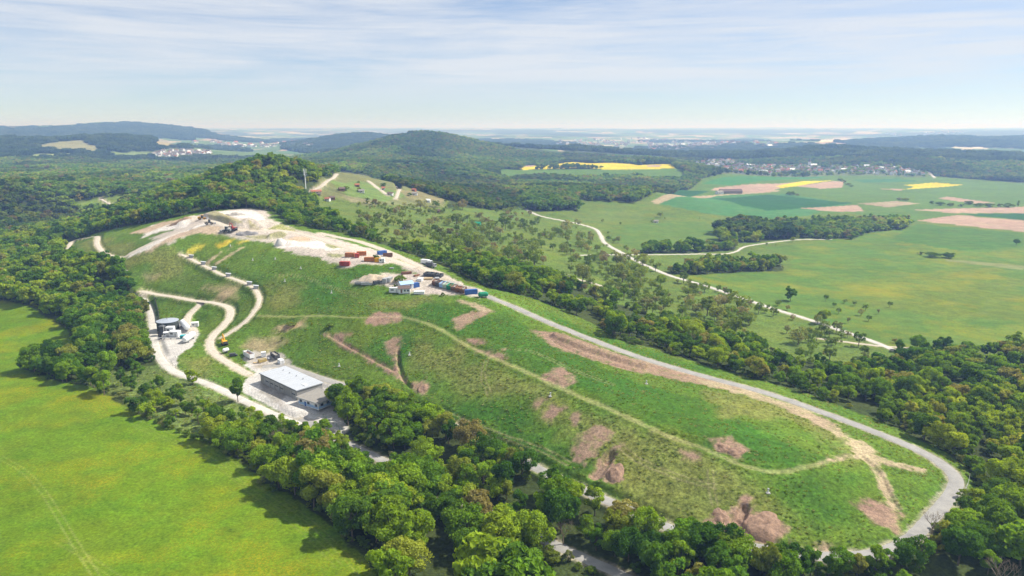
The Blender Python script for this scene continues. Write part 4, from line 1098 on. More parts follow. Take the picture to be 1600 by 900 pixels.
for i in ind:
    lab, grp = 'broadleaf tree in the woods around the landfill', 'trees around the landfill'
    for P, l_, g_ in WZ:
        if inside(np.array([u_[i]]), np.array([v_[i]]), P)[0]: lab, grp = l_, g_; break
    if lab.startswith('leafy broadleaf'):
        sec = 'left of the garage hall' if u_[i] < 400 else 'in front of the garage hall' if u_[i] < 560 else 'below the long trench' if u_[i] < 760 else 'below the upper test pit' if u_[i] < 1000 else 'below the lower test pit' if u_[i] < 1250 else 'near the road bend'
        lab = 'leafy tree %s, between %s' % (sec, 'meadow and lower road' if 'meadow' in lab else 'the two lower roads'); grp += ' ' + sec
    sz = hh[i] / 10
    place('broadleaf_tree', NEAR, random.randrange(len(NEAR)), X[i], Y[i], sz * random.uniform(.92, 1.2), sz, lab, 'tree', grp)
S = np.c_[hh[rest] / 10 * rng.uniform(.95, 1.25, len(rest)), hh[rest] / 10 * rng.uniform(.95, 1.25, len(rest)), hh[rest] / 10]
scatter('woodland', MID, np.c_[X[rest], Y[rest], Zt[rest] - .1], S, 'mixed green broadleaf woodland around the landfill', 'woodland')
X, Y = grid_points(900, 2700, 9.5)
_, _, own_, tr_ = cover(X, Y, False)
k = (tr_ > rng.uniform(.05, 1, len(X))); X, Y = X[k], Y[k]; Zt = zat(X, Y)
st = stand_of(X, Y, 170, 301)
hh = (9 + 7 * fbm(X / 80, Y / 80, 73, 2)) * rng.uniform(.75, 1.2, len(X)) * (.62 + .5 * st)
scatter('distant_woodland', FAR, np.c_[X, Y, Zt - .2], np.c_[hh / 10 * 1.35, hh / 10 * 1.35, hh / 10], 'broad green woods on the hills behind the landfill', 'woodland', 'stuff', (h2((st * 1e6).astype(np.int64), (st * 7e5).astype(np.int64), 5) - .55) * .75)
X, Y = grid_points(2700, 6800, 25)
_, _, own_, tr_ = cover(X, Y, False)
k = (tr_ > .5); X, Y = X[k], Y[k]; Zt = zat(X, Y)
q = rng.uniform(.75, 1.25, len(X))
scatter('far_woodland', CLUMP, np.c_[X, Y, Zt - 1], np.c_[q, q, q * rng.uniform(.7, 1.15, len(X))], 'hazy blue-green woods covering the far hills', 'woodland')

# -- shrubs along the edges of the woods
X, Y = grid_points(170, 620, 4.2)
t0 = cover(X, Y, False)[3]
edge = np.zeros(len(X), bool)
for ax, ay in ((4.5, 0), (-4.5, 0), (0, 5.5), (0, -5.5)):
    edge |= cover(X + ax, Y + ay, False)[3] < .4
k = (t0 > .6) & edge & (fbm(X / 14, Y / 14, 75, 2) > .4)
X, Y = X[k], Y[k]; Zt = zat(X, Y)
SHP = [(225, 652), (235, 656), (246, 661), (258, 667), (268, 671), (280, 676), (292, 681), (304, 686), (316, 690), (328, 694), (300, 640), (255, 622), (318, 662), (410, 755), (425, 768), (330, 640),
       (205, 640), (190, 622), (168, 612), (225, 610), (265, 650), (360, 690), (372, 705), (385, 720)]
sp_ = np.array([at(*p) for p in SHP])
X = np.r_[sp_[:, 0], X]; Y = np.r_[sp_[:, 1], Y]; Zt = zat(X, Y)
ss = rng.uniform(.55, 1.25, len(X)); ss[:len(SHP)] = rng.uniform(.55, .95, len(SHP))
fr = in_frame(X, Y, Zt + 1, -4)
order = np.argsort(-np.where(fr, ss / np.hypot(X, Y), 0) - np.where(np.arange(len(X)) < len(SHP), 1, 0))
u_, v_ = project(X, Y, Zt)
for i in order[:240]:
    if not fr[i]: continue
    if i < len(SHP):
        place('shrub', SHRUB, random.randrange(3), X[i], Y[i], ss[i] * 1.2, ss[i], 'low leafy shrub on the rough pasture edge beside the left meadow', 'shrub', 'shrubs on the rough pasture')
        continue
    if u_[i] < 620 and v_[i] > 640: l_, g_ = 'low green shrub at the foot of the trees along the left meadow', 'shrubs along the left meadow'
    elif v_[i] > 700 and u_[i] < 1420: l_, g_ = 'low green shrub under the trees beside the lower roads', 'shrubs beside the lower roads'
    elif u_[i] >= 1420: l_, g_ = 'low green shrub at the wood edge by the road bend', 'shrubs by the road bend'
    elif u_[i] > 620: l_, g_ = 'low green shrub at the edge of the trees beyond the ring road', 'shrubs beyond the ring road'
    else: l_, g_ = 'low green shrub at the edge of the wood left of the landfill', 'shrubs left of the landfill'
    place('shrub', SHRUB, random.randrange(3), X[i], Y[i], ss[i] * random.uniform(.9, 1.2), ss[i], l_, 'shrub', g_)
rest = order[240:]
scatter('undergrowth', [joined('undergrowth_kind', p) for p in SHRUB], np.c_[X[rest], Y[rest], Zt[rest]], np.c_[ss[rest], ss[rest], ss[rest]], 'leafy undergrowth along the wood edges', 'undergrowth')

# -- orchard trees
X, Y = grid_points(300, 1100, 8.0, .46)
_, _, own_, _ = cover(X, Y, False)
isor = np.isin(own_, [i for i, (e, P) in enumerate(LP) if e[0] == 'orchard_meadow'])
Zt = zat(X, Y); u_, v_ = project(X, Y, Zt)
line = np.array([(690, 395), (1000, 475), (1300, 565)], float)
dl = segdist(u_, v_, line)
pr = np.clip(.85 - dl / 115, .06, .72)
wl = [P for nm, mt, wd, P in WLINES if nm in ('farm_path', 'orchard_path', 'vineyard_path')]
okw = np.ones(len(X), bool)
for P in wl: okw &= segdist(X, Y, P) > 3.5
pr = np.where((u_ > 560) & (u_ < 820) & (v_ < 400), np.maximum(pr, .38), pr)
k = isor & okw & (pr * np.clip((fbm(X / 30, Y / 30, 76, 2) - .32) * 5, 0, 1.6) > rng.uniform(0, 1, len(X)))
X, Y = X[k], Y[k]
FTP = [(1320, 474), (1345, 493), (1357, 502), (1372, 491), (1325, 505), (1303, 480), (1310, 490), (1335, 478), (1290, 470), (1398, 536), (1263, 528), (1290, 535), (1314, 528), (1239, 500), (1215, 478), (1230, 485), (1390, 480), (1352, 485)]
fp = np.array([at(*p) for p in FTP])
nf_ = len(FTP)
X = np.r_[fp[:, 0], X]; Y = np.r_[fp[:, 1], Y]; Zt = zat(X, Y)
ss = rng.uniform(.5, 1.0, len(X)) ** 2 * 1.75
ss = np.where(rng.uniform(0, 1, len(X)) < .12, ss * 1.7, ss)
ss[:nf_] = rng.uniform(.6, .95, nf_)
order = np.r_[np.arange(nf_), nf_ + np.argsort(np.hypot(X[nf_:], Y[nf_:]))]
u_, v_ = project(X, Y, Zt)
for n_, i in enumerate(order[:290]):
    if not in_frame(X[i:i + 1], Y[i:i + 1], Zt[i:i + 1], -3)[0]: continue
    if i < nf_: l_, g_ = 'small round fruit tree standing in the open green meadow by the pale path', 'fruit trees in the open meadow'
    elif v_[i] < 400 and u_[i] < 830: l_, g_ = 'small fruit tree in the gardens below the vineyard hill', 'fruit trees below the vineyard'
    else: l_, g_ = 'small fruit tree in the orchard between the tree belt and pale farm path', 'orchard fruit trees'
    place('fruit_tree', FRUIT, random.randrange(3), X[i], Y[i], ss[i] * random.uniform(.9, 1.15), ss[i], l_, 'fruit tree', g_)
rest = order[290:]
scatter('orchard_scrub', [joined('orchard_kind', p) for p in FRUIT], np.c_[X[rest], Y[rest], Zt[rest]], np.c_[ss[rest], ss[rest], ss[rest]], 'loose scrub and fruit trees in the farther orchards', 'scrub')

# -- single trees and bushes that stand by themselves
def lone(u, v, h, lab, kind='broadleaf_tree', protos=None, i=None, cat='tree', wide=1.0, grp=None):
    p = at(u, v)
    protos = protos or NEAR
    i = random.randrange(len(protos)) if i is None else i
    s = h / protos[i][2]
    return place(kind, protos, i, p[0], p[1], s * wide, s, lab, cat, grp)
lone(32, 578, 5, 'smallest tree at the far left end of the row on the meadow edge', i=3)
lone(62, 586, 9, 'second tree from the left in the row on the meadow edge', i=0)
lone(105, 597, 11, 'third tree from the left in the row on the meadow edge', i=4)
lone(80, 583, 10, 'tree set back behind the gap of the row on the meadow edge', i=1)
lone(147, 606, 11, 'slim tree at the right end of the row on the meadow edge', i=3)
lone(170, 588, 13, 'tall tree with a visible trunk on the rough pasture', i=4)
lone(215, 588, 7, 'round tree on the pasture nearest the west road bend', i=5)
lone(283, 634, 8, 'young bright tree on the pasture below the west road', i=3)
lone(270, 628, 7, 'leaning small tree next to the young bright pasture tree', i=1)
lone(337, 668, 10, 'left of two slim trees in front of the pasture shrubs', i=4, wide=.8)
lone(349, 679, 9, 'right of two slim trees in front of the pasture shrubs', i=3, wide=.8)
lone(372, 628, 12, 'upright tree between the west road and yard fence', i=3, wide=.85)
for u, v, h_ in [(236, 612, 5), (255, 640, 6), (300, 650, 7), (318, 640, 5), (392, 662, 8), (405, 672, 9), (380, 655, 6), (425, 682, 9), (360, 660, 6), (275, 655, 4.5), (312, 632, 4), (330, 655, 8), (345, 662, 8), (310, 662, 7), (290, 648, 6), (372, 674, 9), (386, 682, 8), (398, 692, 10), (412, 697, 9), (356, 687, 8), (262, 640, 6), (243, 632, 7), (228, 622, 7), (205, 612, 8), (190, 603, 9), (250, 606, 6), (282, 618, 6), (322, 678, 6), (340, 690, 7)]:
    lone(u, v, h_, 'small young tree in the strip between the west road and meadow edge', grp='young trees beside the west road')
lone(1432, 546, 9, 'spreading lone tree at the end of the pale farm path', i=2, wide=1.1)
lone(1405, 548, 7, 'round bush-like tree left of the lone tree at the path end', i=5)
lone(1512, 552, 8, 'left of two round trees in the meadow behind the right wood', i=0)
lone(1578, 553, 8, 'right of two round trees in the meadow behind the right wood', i=2)
lone(1018, 395, 13, 'large round tree beside the side path junction', i=2, wide=1.15)
lone(1235, 470, 11, 'dark tall tree by the pale path, in the middle of the orchard edge', i=1)
lone(1285, 505, 10, 'dark round tree right beside the pale path', i=0)
lone(1032, 447, 9, 'round green tree alone in the orchard grass', i=2)
lone(1458, 402, 5, 'left bush of the pair alone in the big right meadow', 'shrub', SHRUB, 1, 'shrub', 2.2)
lone(1482, 403, 5.5, 'right bush of the pair alone in the big right meadow', 'shrub', SHRUB, 0, 'shrub', 2.2)
lone(1437, 398, 3.5, 'small bush just left of the meadow pair', 'shrub', SHRUB, 2, 'shrub', 1.5)
lone(1590, 325, 14, 'narrow poplar-like tree at the end of the field hedge', i=3, wide=.5)
lone(1588, 384, 9, 'small tree at the right frame edge above the meadow', i=0)
lone(626, 442, 4.5, 'round bush in the middle of the works yard', 'shrub', SHRUB, 1, 'shrub', 1.1)
lone(587, 408, 4, 'small tree beside the orange containers', 'shrub', SHRUB, 0, 'shrub', .9)
lone(616, 452, 3, 'small bush in front of the white yard cabins', 'shrub', SHRUB, 2, 'shrub', 1)
lone(692, 463, 2.2, 'small bush on the yard edge below the skips', 'shrub', SHRUB, 2, 'shrub', 1.1)
lone(440, 533, 2.5, 'thin sapling on the slope above the garage', 'shrub', SHRUB, 2, 'shrub', .6)
lone(455, 510, 2.4, 'dark low bush on the bare slope patch', 'shrub', SHRUB, 1, 'shrub', 1.8)
lone(515, 512, 2.2, 'low bush cluster beside the trench head', 'shrub', SHRUB, 0, 'shrub', 2.0)
for n_, (u, v) in enumerate([(1455, 319), (1470, 321), (1485, 322), (1500, 323), (1515, 320), (1530, 323), (1545, 324), (1560, 324), (1575, 324), (1405, 313), (1415, 314), (1235, 305), (1245, 306), (1318, 286), (1325, 289), (1330, 292), (1313, 283)]):
    lone(u, v, random.uniform(4, 8), 'small bush in the hedgerow among the far fields', 'shrub', SHRUB, None, 'shrub', random.uniform(1.5, 2.4), 'bushes among the far fields')
for n_, (u, v) in enumerate([(540, 297), (562, 299), (575, 313), (640, 306), (655, 322), (560, 286), (600, 292), (572, 318), (582, 320), (592, 319)]):
    lone(u, v, random.uniform(2.5, 5), 'small bush on the vineyard hillside', 'shrub', SHRUB, None, 'shrub', random.uniform(1.0, 1.8), 'bushes on the vineyard hill')
BARE = bare_mesh('bare_crown', 5)
def bare(u, v, s, lab):
    p = at(u, v)
    o = bpy.data.objects.new('bare_tree', BARE); COL.objects.link(o)
    o.location = (p[0], p[1], float(zat(p[0], p[1]))); o.scale = (s, s, s); o.rotation_euler[2] = random.uniform(0, 6)
    setp(o, lab, 'tree')
bare(1560, 930, 1.25, 'leafless grey-brown tree at the bottom right corner of the frame')
bare(1455, 838, .9, 'thin leafless tree beside the road bend opening')
bare(190, 545, 1.0, 'leafless pale tree at the edge of the left wood')

for u, v, s_, lab in [(700, 800, .9, 'leafless tree among the green crowns between the lower roads'), (640, 660, 1.0, 'leafless brown tree in the belt right of the garage hall'), (1235, 880, .8, 'leafless tree at the edge of the belt below the widest soil heap'), (880, 850, 1.0, 'pale leafless tree in the belt below the upper test pit'),
                      (430, 700, .9, 'thin leafless tree in the belt below the yard fence'), (1080, 545, 1.0, 'bare brown tree in the belt beyond the ring road'), (960, 510, .9, 'bare tree in the belt above the brown earth strip')]:
    bare(u, v, s_, lab)
# row of trees on the outside of the southern ring road
Q = resample(ringP, 4.2); Zq = zat(Q[:, 0], Q[:, 1]); uq, vq = project(Q[:, 0], Q[:, 1], Zq)
tq = np.gradient(Q, axis=0); tq /= np.linalg.norm(tq, axis=1)[:, None]; nq = np.c_[-tq[:, 1], tq[:, 0]]
for i in range(len(Q)):
    if not (560 < uq[i] < 1455 and vq[i] > 608 and vq[i] > (uq[i] - 560) * .2 + 590): continue
    if uq[i] > 1330 and vq[i] < 800: continue
    if any(a < uq[i] < b for a, b in ((842, 884), (958, 1012), (1040, 1066), (1252, 1276), (1405, 1432))) and random.random() < .8: continue
    if random.random() < .07: continue
    c_ = Q[i] + nq[i] * 7.5; c2 = Q[i] - nq[i] * 7.5
    base_ = c_ if np.hypot(*c_) < np.hypot(*c2) else c2
    base_ = base_ + np.array([random.uniform(-1.5, 1.5), random.uniform(-1.5, 1.5)])
    h_ = random.uniform(8, 12.5) if uq[i] < 1150 else random.uniform(7.5, 10.5)
    sec = 'below the garage hall end' if uq[i] < 760 else 'below the upper test pit' if uq[i] < 1000 else 'below the lower test pit' if uq[i] < 1250 else 'near the road bend'
    place('roadside_tree', NEAR, random.randrange(len(NEAR)), base_[0], base_[1], h_ / 10 * random.uniform(.95, 1.25), h_ / 10, 'green tree standing close to the ring road edge ' + sec, 'tree', 'trees at the ring road edge ' + sec)
# -- tussocky grass on the slopes
X, Y = grid_points(190, 520, 1.6, .48)
c_, m_, own_, tr_ = cover(X, Y)
green = (c_[:, 1] > c_[:, 0] * 1.02) & (c_[:, 1] < .24)
lf = np.isin(own_, [i for i, (e, P) in enumerate(LP) if e[0] in ('landfill', 'rough_pasture')])
onw = np.zeros(len(X), bool)
for nm, mt, wd, P in WLINES:
    mm = near_mask(X, Y, P, wd)
    t_ = onw[mm]; t_ |= segdist(X[mm], Y[mm], P) < wd * .5 + .8; onw[mm] = t_
k = green & lf & ~onw & (fbm(X / 9, Y / 9, 78, 3) > rng.uniform(.3, .75, len(X)))
X, Y = X[k], Y[k]; Zt = zat(X, Y)
q = rng.uniform(.5, 1.2, len(X))
scatter('grass_tussocks', TUSS, np.c_[X, Y, Zt - .04], np.c_[q, q, q * .38], 'tufts of rough grass covering the landfill slopes', 'grass')
# ------------------------------------------------------------------ built things
MC = {}
def paint(name, col, rough=.6, var=.14, scale=1.3, metal=0.0):
    if name not in MC: MC[name] = surface(name, col, rough, var, scale, 0, metal)
    return MC[name]
WHITE = paint('white_paint', (.74, .75, .76)); GREY = paint('grey_paint', (.33, .34, .35)); DGREY = paint('dark_grey', (.08, .085, .09)); BLACK = paint('black_rubber', (.03, .03, .032), .8)
ORANGE = paint('orange_paint', (.46, .17, .055), .75, .35, .9); RED = paint('red_paint', (.38, .065, .05), .75, .35, .9); BLUE = paint('blue_paint', (.045, .12, .36), .75, .3, .9); TEAL = paint('teal_paint', (.03, .38, .42)); GREEN = paint('green_paint', (.01, .24, .12))
YELLOW = paint('machine_yellow', (.68, .36, .02)); RUST = paint('rust', (.22, .11, .065), .9, .35); BROWN = paint('brown_paint', (.20, .11, .07), .8, .3); PALEG = paint('pale_green_paint', (.42, .52, .40)); LBLUE = paint('light_blue_paint', (.35, .52, .75))
ROOFG = paint('sheet_roof', (.44, .465, .50), .45, .07, .4); WALLG = paint('grey_cladding', (.27, .265, .255), .8, .1); FELT = paint('roof_felt', (.25, .235, .21), .95, .2, .8); TILE = paint('red_tiles', (.34, .13, .08), .9, .25); TILED = paint('dark_tiles', (.14, .10, .085), .9, .25)
GLASS = paint('window_glass', (.05, .06, .075), .12, .1); PLANK = paint('raw_timber', (.48, .36, .20), .9, .25); STEEL = paint('galvanised_steel', (.45, .46, .47), .5, .1, 1, .3); RUBBLE = paint('rubble', (.36, .33, .29), .95, .35, 2); SOILM = surface('heaped_soil', (.27, .175, .12), .97, .45, 1.0, .9)
WALLM = paint('dark_wall', (.10, .10, .09), .9, .2)
def heading(a, b):
    p, q = at(*a), at(*b)
    return math.atan2(q[1] - p[1], q[0] - p[0]), float(np.hypot(*(q - p)))
def root(name, p, rz, label, cat, group=None, dz=0.0):
    o = bpy.data.objects.new(name, None); COL.objects.link(o)
    o.location = (p[0], p[1], float(zat(p[0], p[1])) + dz); o.rotation_euler = (0, 0, rz); o.empty_display_size = 1
    return setp(o, label, cat, group)

# -- garage hall with five roller doors
rz, ln = heading((408, 600), (465, 629))
A = at(408, 600); Bp = at(465, 629)
GL, GW, GH = ln, 13.0, 4.7
g = root('garage_hall', A, rz, 'long grey garage hall with pale flat sheet roof in the yard', 'building')
g.location.z = 0.8
def wall_with_openings(mb, L_, T, Hh, ops, y0):
    """wall along x at y0..y0+T with openings (x0, x1, height)"""
    x = 0
    for a, b, h in ops:
        mb.box(((x + a) / 2, y0 + T / 2, Hh / 2), (a - x, T, Hh))
        mb.box(((a + b) / 2, y0 + T / 2, (h + Hh) / 2), (b - a - .002, T - .004, Hh - h))
        x = b
    mb.box(((x + L_) / 2, y0 + T / 2, Hh / 2), (L_ - x, T, Hh))
dw = 3.6
ops = [(GL * .13 + i * (dw + .75), GL * .13 + i * (dw + .75) + dw, 3.6) for i in range(4)] + [(GL - 5.0, GL - 1.4, 3.6)]
w1 = MB(); wall_with_openings(w1, GL, .3, GH, ops, 0)
w1.box((.15, GW / 2, GH / 2), (.3, GW - .62, GH)); w1.box((GL - .15, GW / 2, GH / 2), (.3, GW - .62, GH)); w1.box((GL / 2, GW - .15, GH / 2), (GL, .3, GH))
w1.build('wall', WALLG, g)
rf = MB().box((GL / 2, GW / 2, GH + .22), (GL + .9, GW + .9, .36)).build('roof', ROOFG, g)
for k in range(12):
    MB().box((GL * (k + .5) / 12, GW / 2, GH + .42), (.07, GW + .84, .06)).build('roof_seam', ROOFG, rf)
for q in range(4): MB().tube((GL * (.15 + q * .18), GW * .72, GH + .4), (GL * (.15 + q * .18), GW * .72, GH + .95), .28, .28, 10).build('vent', STEEL, rf)
MB().box((GL / 2, -.52, GH + .12), (GL + .9, .14, .16)).build('gutter', DGREY, rf)
MB().box((GL - 3.0, GW * .45, GH + .52), (2.6, 1.6, .3)).build('skylight', WHITE, rf)
for a, b, h in ops:
    d_ = MB()
    for q in range(6): d_.box(((a + b) / 2, .20, h * (q + .5) / 6), (b - a, .10, h / 6 - .04))
    dd = d_.build('door', paint('door_grey', (.36, .355, .35)), g)
    MB().box(((a + b) / 2, .14, h * .62), ((b - a) * .8, .05, .5)).build('window', GLASS, dd)
    fr_ = MB(); fr_.box((a - .14, -.06, h / 2), (.26, .12, h)); fr_.box((b + .14, -.06, h / 2), (.26, .12, h)); fr_.box(((a + b) / 2, -.06, h + .13), (b - a + .54, .12, .24))
    fr_.build('door_frame', STEEL, g)
# -- office annex
Pa = at(467, 634); rz2, l2 = heading((467, 634), (498, 645)); l3 = 11.5
o2 = root('site_office', Pa, rz2, 'low white and blue site office with dark flat roof beside the garage hall', 'building')
o2.location.z = 0.75
OH = 3.1
w2 = MB(); w2.box((l2 / 2, .15, OH / 2), (l2, .3, OH)); w2.box((l2 / 2, l3 - .15, OH / 2), (l2, .3, OH)); w2.box((.15, l3 / 2, OH / 2), (.3, l3 - .61, OH)); w2.box((l2 - .15, l3 / 2, OH / 2), (.3, l3 - .61, OH))
w2.build('wall', WHITE, o2)
bd = MB(); bd.box((l2 / 2, -.03, 1.0), (l2 - .1, .05, 1.1)); bd.box((l2 + .03, l3 / 2, 1.0), (.05, l3 - .1, 1.1)); bd.build('blue_panel', LBLUE, o2)
rf = MB().box((l2 / 2, l3 / 2, OH + .18), (l2 + 1.5, l3 + 1.5, .34)).build('roof', FELT, o2)
ed = MB()
for c, d in (((l2 / 2, -.72, OH + .2), (l2 + 1.56, .08, .44)), ((l2 / 2, l3 + .72, OH + .2), (l2 + 1.56, .08, .44)), ((-.72, l3 / 2, OH + .2), (.08, l3 + 1.3, .44)), ((l2 + .72, l3 / 2, OH + .2), (.08, l3 + 1.3, .44))): ed.box(c, d)
ed.build('roof_edge', STEEL, rf)
for q in range(3):
    wn_ = MB().box((1.6 + q * (l2 - 3) / 2, -.05, 1.9), (1.5, .1, 1.1)).build('window', GLASS, o2)
    MB().box((1.6 + q * (l2 - 3) / 2, -.1, 1.3), (1.7, .16, .08)).build('sill', STEEL, wn_)
for q in range(3):
    MB().box((l2 + .05, 2 + q * 3.4, 1.9), (.1, 1.5, 1.1)).build('window', GLASS, o2)
MB().box((l2 * .35, -.06, 1.05), (1.0, .1, 2.1)).build('door', BLUE, o2)
pl = MB(); pl.tube((l2 + .4, -.3, 0), (l2 + .4, -.3, 3.1), .12); pl.build('canopy_post', WHITE, o2)

# -- fences: posts and rails along a line
def fence(px, hgt, step, label, m=STEEL, mesh_=True, name='fence', solid=False):
    P = resample(catmull(np.array([at(*p) for p in px]), 6), step)
    z = zat(P[:, 0], P[:, 1])
    f = bpy.data.objects.new(name, None); COL.objects.link(f); f.location = (P[0, 0], P[0, 1], z[0]); setp(f, label, 'fence')
    base_ = Vector((P[0, 0], P[0, 1], z[0]))
    pm = MB().tube((0, 0, -.3), (0, 0, hgt), .06, .06, 6).mesh('post', m)
    for i in range(len(P)):
        o = bpy.data.objects.new('post', pm); COL.objects.link(o); o.parent = f; o.location = Vector((P[i, 0], P[i, 1], z[i])) - base_
    for q in ((.35, .65, .97) if not solid else ()):
        b = MB()
        for i in range(len(P) - 1):
            b.tube(Vector((P[i, 0], P[i, 1], z[i] + hgt * q)) - base_, Vector((P[i + 1, 0], P[i + 1, 1], z[i + 1] + hgt * q)) - base_, .03, .03, 4, False)
        b.build('rail', m, f)
    if solid:
        for i in range(len(P) - 1):
            a_, b_ = Vector((P[i, 0], P[i, 1], z[i])) - base_, Vector((P[i + 1, 0], P[i + 1, 1], z[i + 1])) - base_
            n_ = Vector((-(b_ - a_).y, (b_ - a_).x, 0)).normalized() * .06
            V = []
            for p_, s_ in ((a_, .1), (b_, .1), (b_, hgt - .06), (a_, hgt - .06)):
                V += [p_ + Vector((0, 0, s_)) - n_, p_ + Vector((0, 0, s_)) + n_]
            MB().add(V, [(0, 2, 4, 6), (1, 7, 5, 3), (0, 1, 3, 2), (2, 3, 5, 4), (4, 5, 7, 6), (6, 7, 1, 0)]).build('panel', WALLM, f)
    return f
fence([(383, 613), (405, 624), (430, 637), (463, 655)], 1.9, 2.6, 'grey post and rail fence along the lower side of the garage yard')
fence([(505, 652), (520, 662), (535, 676)], 1.6, 2.4, 'short green-grey fence beside the yard entrance', paint('fence_green', (.10, .22, .13)))
fence([(241, 467), (245, 480), (248, 492), (249, 504)], 2.6, 2.5, 'dark screen wall between the west road and round tank', DGREY, solid=True)
fence([(275, 562), (267, 566), (272, 573), (290, 580), (310, 589), (345, 600), (372, 607)], 1.8, 2.8, 'dark mesh fence round the slope beside the tank pad', DGREY)
fence([(575, 441), (600, 446), (615, 455)], 1.4, 2.5, 'low pale fence along the edge of the rubble yard', STEEL)
fence([(1515, 745), (1512, 760), (1505, 775)], 1.5, 3.0, 'rail fence on the outside of the road bend')

# -- tanks and boxes of the gas plant
def plant(name, u, v, label, cat, rz=0.0):
    return root(name, at(u, v), rz, label, cat)
t_ = plant('storage_tank', 263, 514, 'round dark storage tank with pale shallow roof', 'tank')
MB().lathe([(5.9, -.3), (5.9, 4.9), (5.75, 4.95)], n=40).build('shell', paint('tank_dark', (.055, .065, .06), .5, .2), t_)
rf = MB().lathe([(6.05, 4.9), (6.05, 5.05), (3, 5.55), (.4, 5.95), (0, 6.0)], n=40).build('roof', paint('tank_roof', (.33, .37, .43), .5, .08, .6), t_)
MB().tube((0, 0, 5.9), (0, 0, 6.5), .35, .35, 10).build('vent', STEEL, rf)
for q in (1.3, 2.7, 4.2): MB().lathe([(5.9, q - .06), (6.0, q - .06), (6.0, q + .06), (5.9, q + .06)], n=40).build('band', paint('tank_band', (.12, .14, .13)), t_)
ld = MB()
for q in (-.25, .25): ld.tube((q, -6.15, 0), (q, -6.15, 5.4), .04, .04, 5)
for q in range(14): ld.tube((-.25, -6.15, .3 + q * .36), (.25, -6.15, .3 + q * .36), .03, .03, 4)
ld.build('ladder', STEEL, t_)
t_ = plant('process_tank', 254.5, 523, 'small black upright tank in front of the round tank', 'tank')
MB().lathe([(0, -.2), (1.9, -.2), (1.9, 4.6), (1.0, 5.1), (0, 5.2)], n=24).build('shell', DGREY, t_)
MB().tube((1.5, -1.5, 0), (1.5, -1.5, 5.6), .16, .16, 8).build('pipe', STEEL, t_)
t_ = plant('flare_stack', 249, 531, 'dark slim stack group at the corner of the tank pad', 'stack')
for q, h_ in (((0, 0), 4.6), ((.9, .5), 3.4), ((-.2, 1.1), 2.6)): MB().tube((*q, -.2), (*q, h_), .42, .36, 12).build('stack_pipe', BLACK, t_)
MB().box((.3, .4, .15), (2.6, 2.6, .3)).build('base', paint('concrete_base', (.4, .39, .37)), t_)
def box_unit(name, u, v, d, rz, label, m=WHITE, cat='cabin', extra=True):
    t_ = plant(name, u, v, label, cat, rz)
    L_, W_, Hh = d
    b = MB().box((0, 0, Hh / 2 + .1), (L_, W_, Hh)).build('body', m, t_)
    MB().box((0, 0, Hh + .16), (L_ + .12, W_ + .12, .12)).build('roof', m, t_)
    if extra:
        dd = MB().box((L_ * .22, -W_ / 2 - .03, 1.05), (.9, .06, 1.9)).build('door', STEEL, t_)
        MB().box((-L_ * .2, -W_ / 2 - .03, Hh * .62), (L_ * .3, .06, Hh * .3)).build('vent_grille', DGREY, t_)
    return t_
box_unit('white_cabin', 267, 521, (4.2, 3.0, 3.6), .1, 'tall white equipment cabin beside the black upright tank')
box_unit('white_cabin', 274, 526, (5.4, 3.2, 2.9), -.15, 'low wide white equipment cabin at the middle of the tank pad')
box_unit('white_cabin', 260, 527, (2.6, 2.4, 2.2), .3, 'small white cube cabinet at the foot of the black tank')
box_unit('teal_container', 287, 529, (3.2, 2.2, 1.7), .1, 'small teal container between the two white capsule tanks', TEAL, 'container')
box_unit('white_shed', 305, 509, (3.8, 2.8, 2.4), .3, 'small white shed alone on the slope right of the tank pad')
def capsule(name, u0, v0, u1, v1, r, label, m=WHITE):
    rz, ln = heading((u0, v0), (u1, v1))
    p = (at(u0, v0) + at(u1, v1)) / 2
    t_ = root(name, p, rz, label, 'tank')
    k = r * .55
    MB().lathe([(0, -ln / 2), (r * .6, -ln / 2 + .12), (r * .92, -ln / 2 + k), (r, -ln / 2 + k * 1.6), (r, ln / 2 - k * 1.6), (r * .92, ln / 2 - k), (r * .6, ln / 2 - .12), (0, ln / 2)], (0, 0, r + .55), 20, 'X').build('vessel', m, t_)
    for q in (-.28, .28): MB().box((ln * q, 0, .45), (.4, r * 1.5, .95)).build('saddle', GREY, t_)
    MB().tube((0, 0, 2 * r + .4), (0, 0, 2 * r + .85), .4, .4, 10).build('manhole', STEEL, t_)
    return t_
capsule('white_capsule_tank', 284.5, 508, 294, 519, 1.6, 'white horizontal tank right behind the teal container')
capsule('white_capsule_tank', 288.5, 539, 303, 526, 1.75, 'large white capsule tank lying at the lower edge of the tank pad')
t_ = plant('pipe_bridge', 262, 532, 'low steel pipe run along the front of the tank pad', 'pipes')
for q in range(3): MB().tube((-6, q * .35, .7), (6, q * .35, .7), .12, .12, 8).build('pipe', STEEL, t_)
for q in (-5, -1.7, 1.7, 5): MB().box((q, .35, .3), (.15, 1.0, .75)).build('support', GREY, t_)
# -- drainage shelters beside the slope track
pm = None
for n_, (u, v, lab) in enumerate([(299, 401, 'uppermost'), (318, 413, 'second from the top'), (335, 421, 'third from the top'), (357, 431, 'third from the bottom'), (390, 445, 'second from the bottom'), (400, 450, 'lowest')]):
    p = at(u, v)
    t_ = root('drain_shelter', p, .35, '%s of the grey roofed drain shelters beside the slope track' % lab, 'shelter', 'drain shelters beside the slope track', .0)
    MB().box((-1.3, 0, 1.0), (.14, 2.4, 2.2)).build('back_wall', DGREY, t_)
    for q in (-1.2, 1.2): MB().box((0, q, .95), (2.45, .12, 2.1)).build('side_wall', GREY, t_)
    MB().box((0, 0, 2.12), (3.4, 3.0, .14), 0, 0, .16).build('roof', ROOFG, t_)
    MB().box((.2, 0, .55), (1.6, 1.9, 1.1)).build('manhole_box', DGREY, t_)

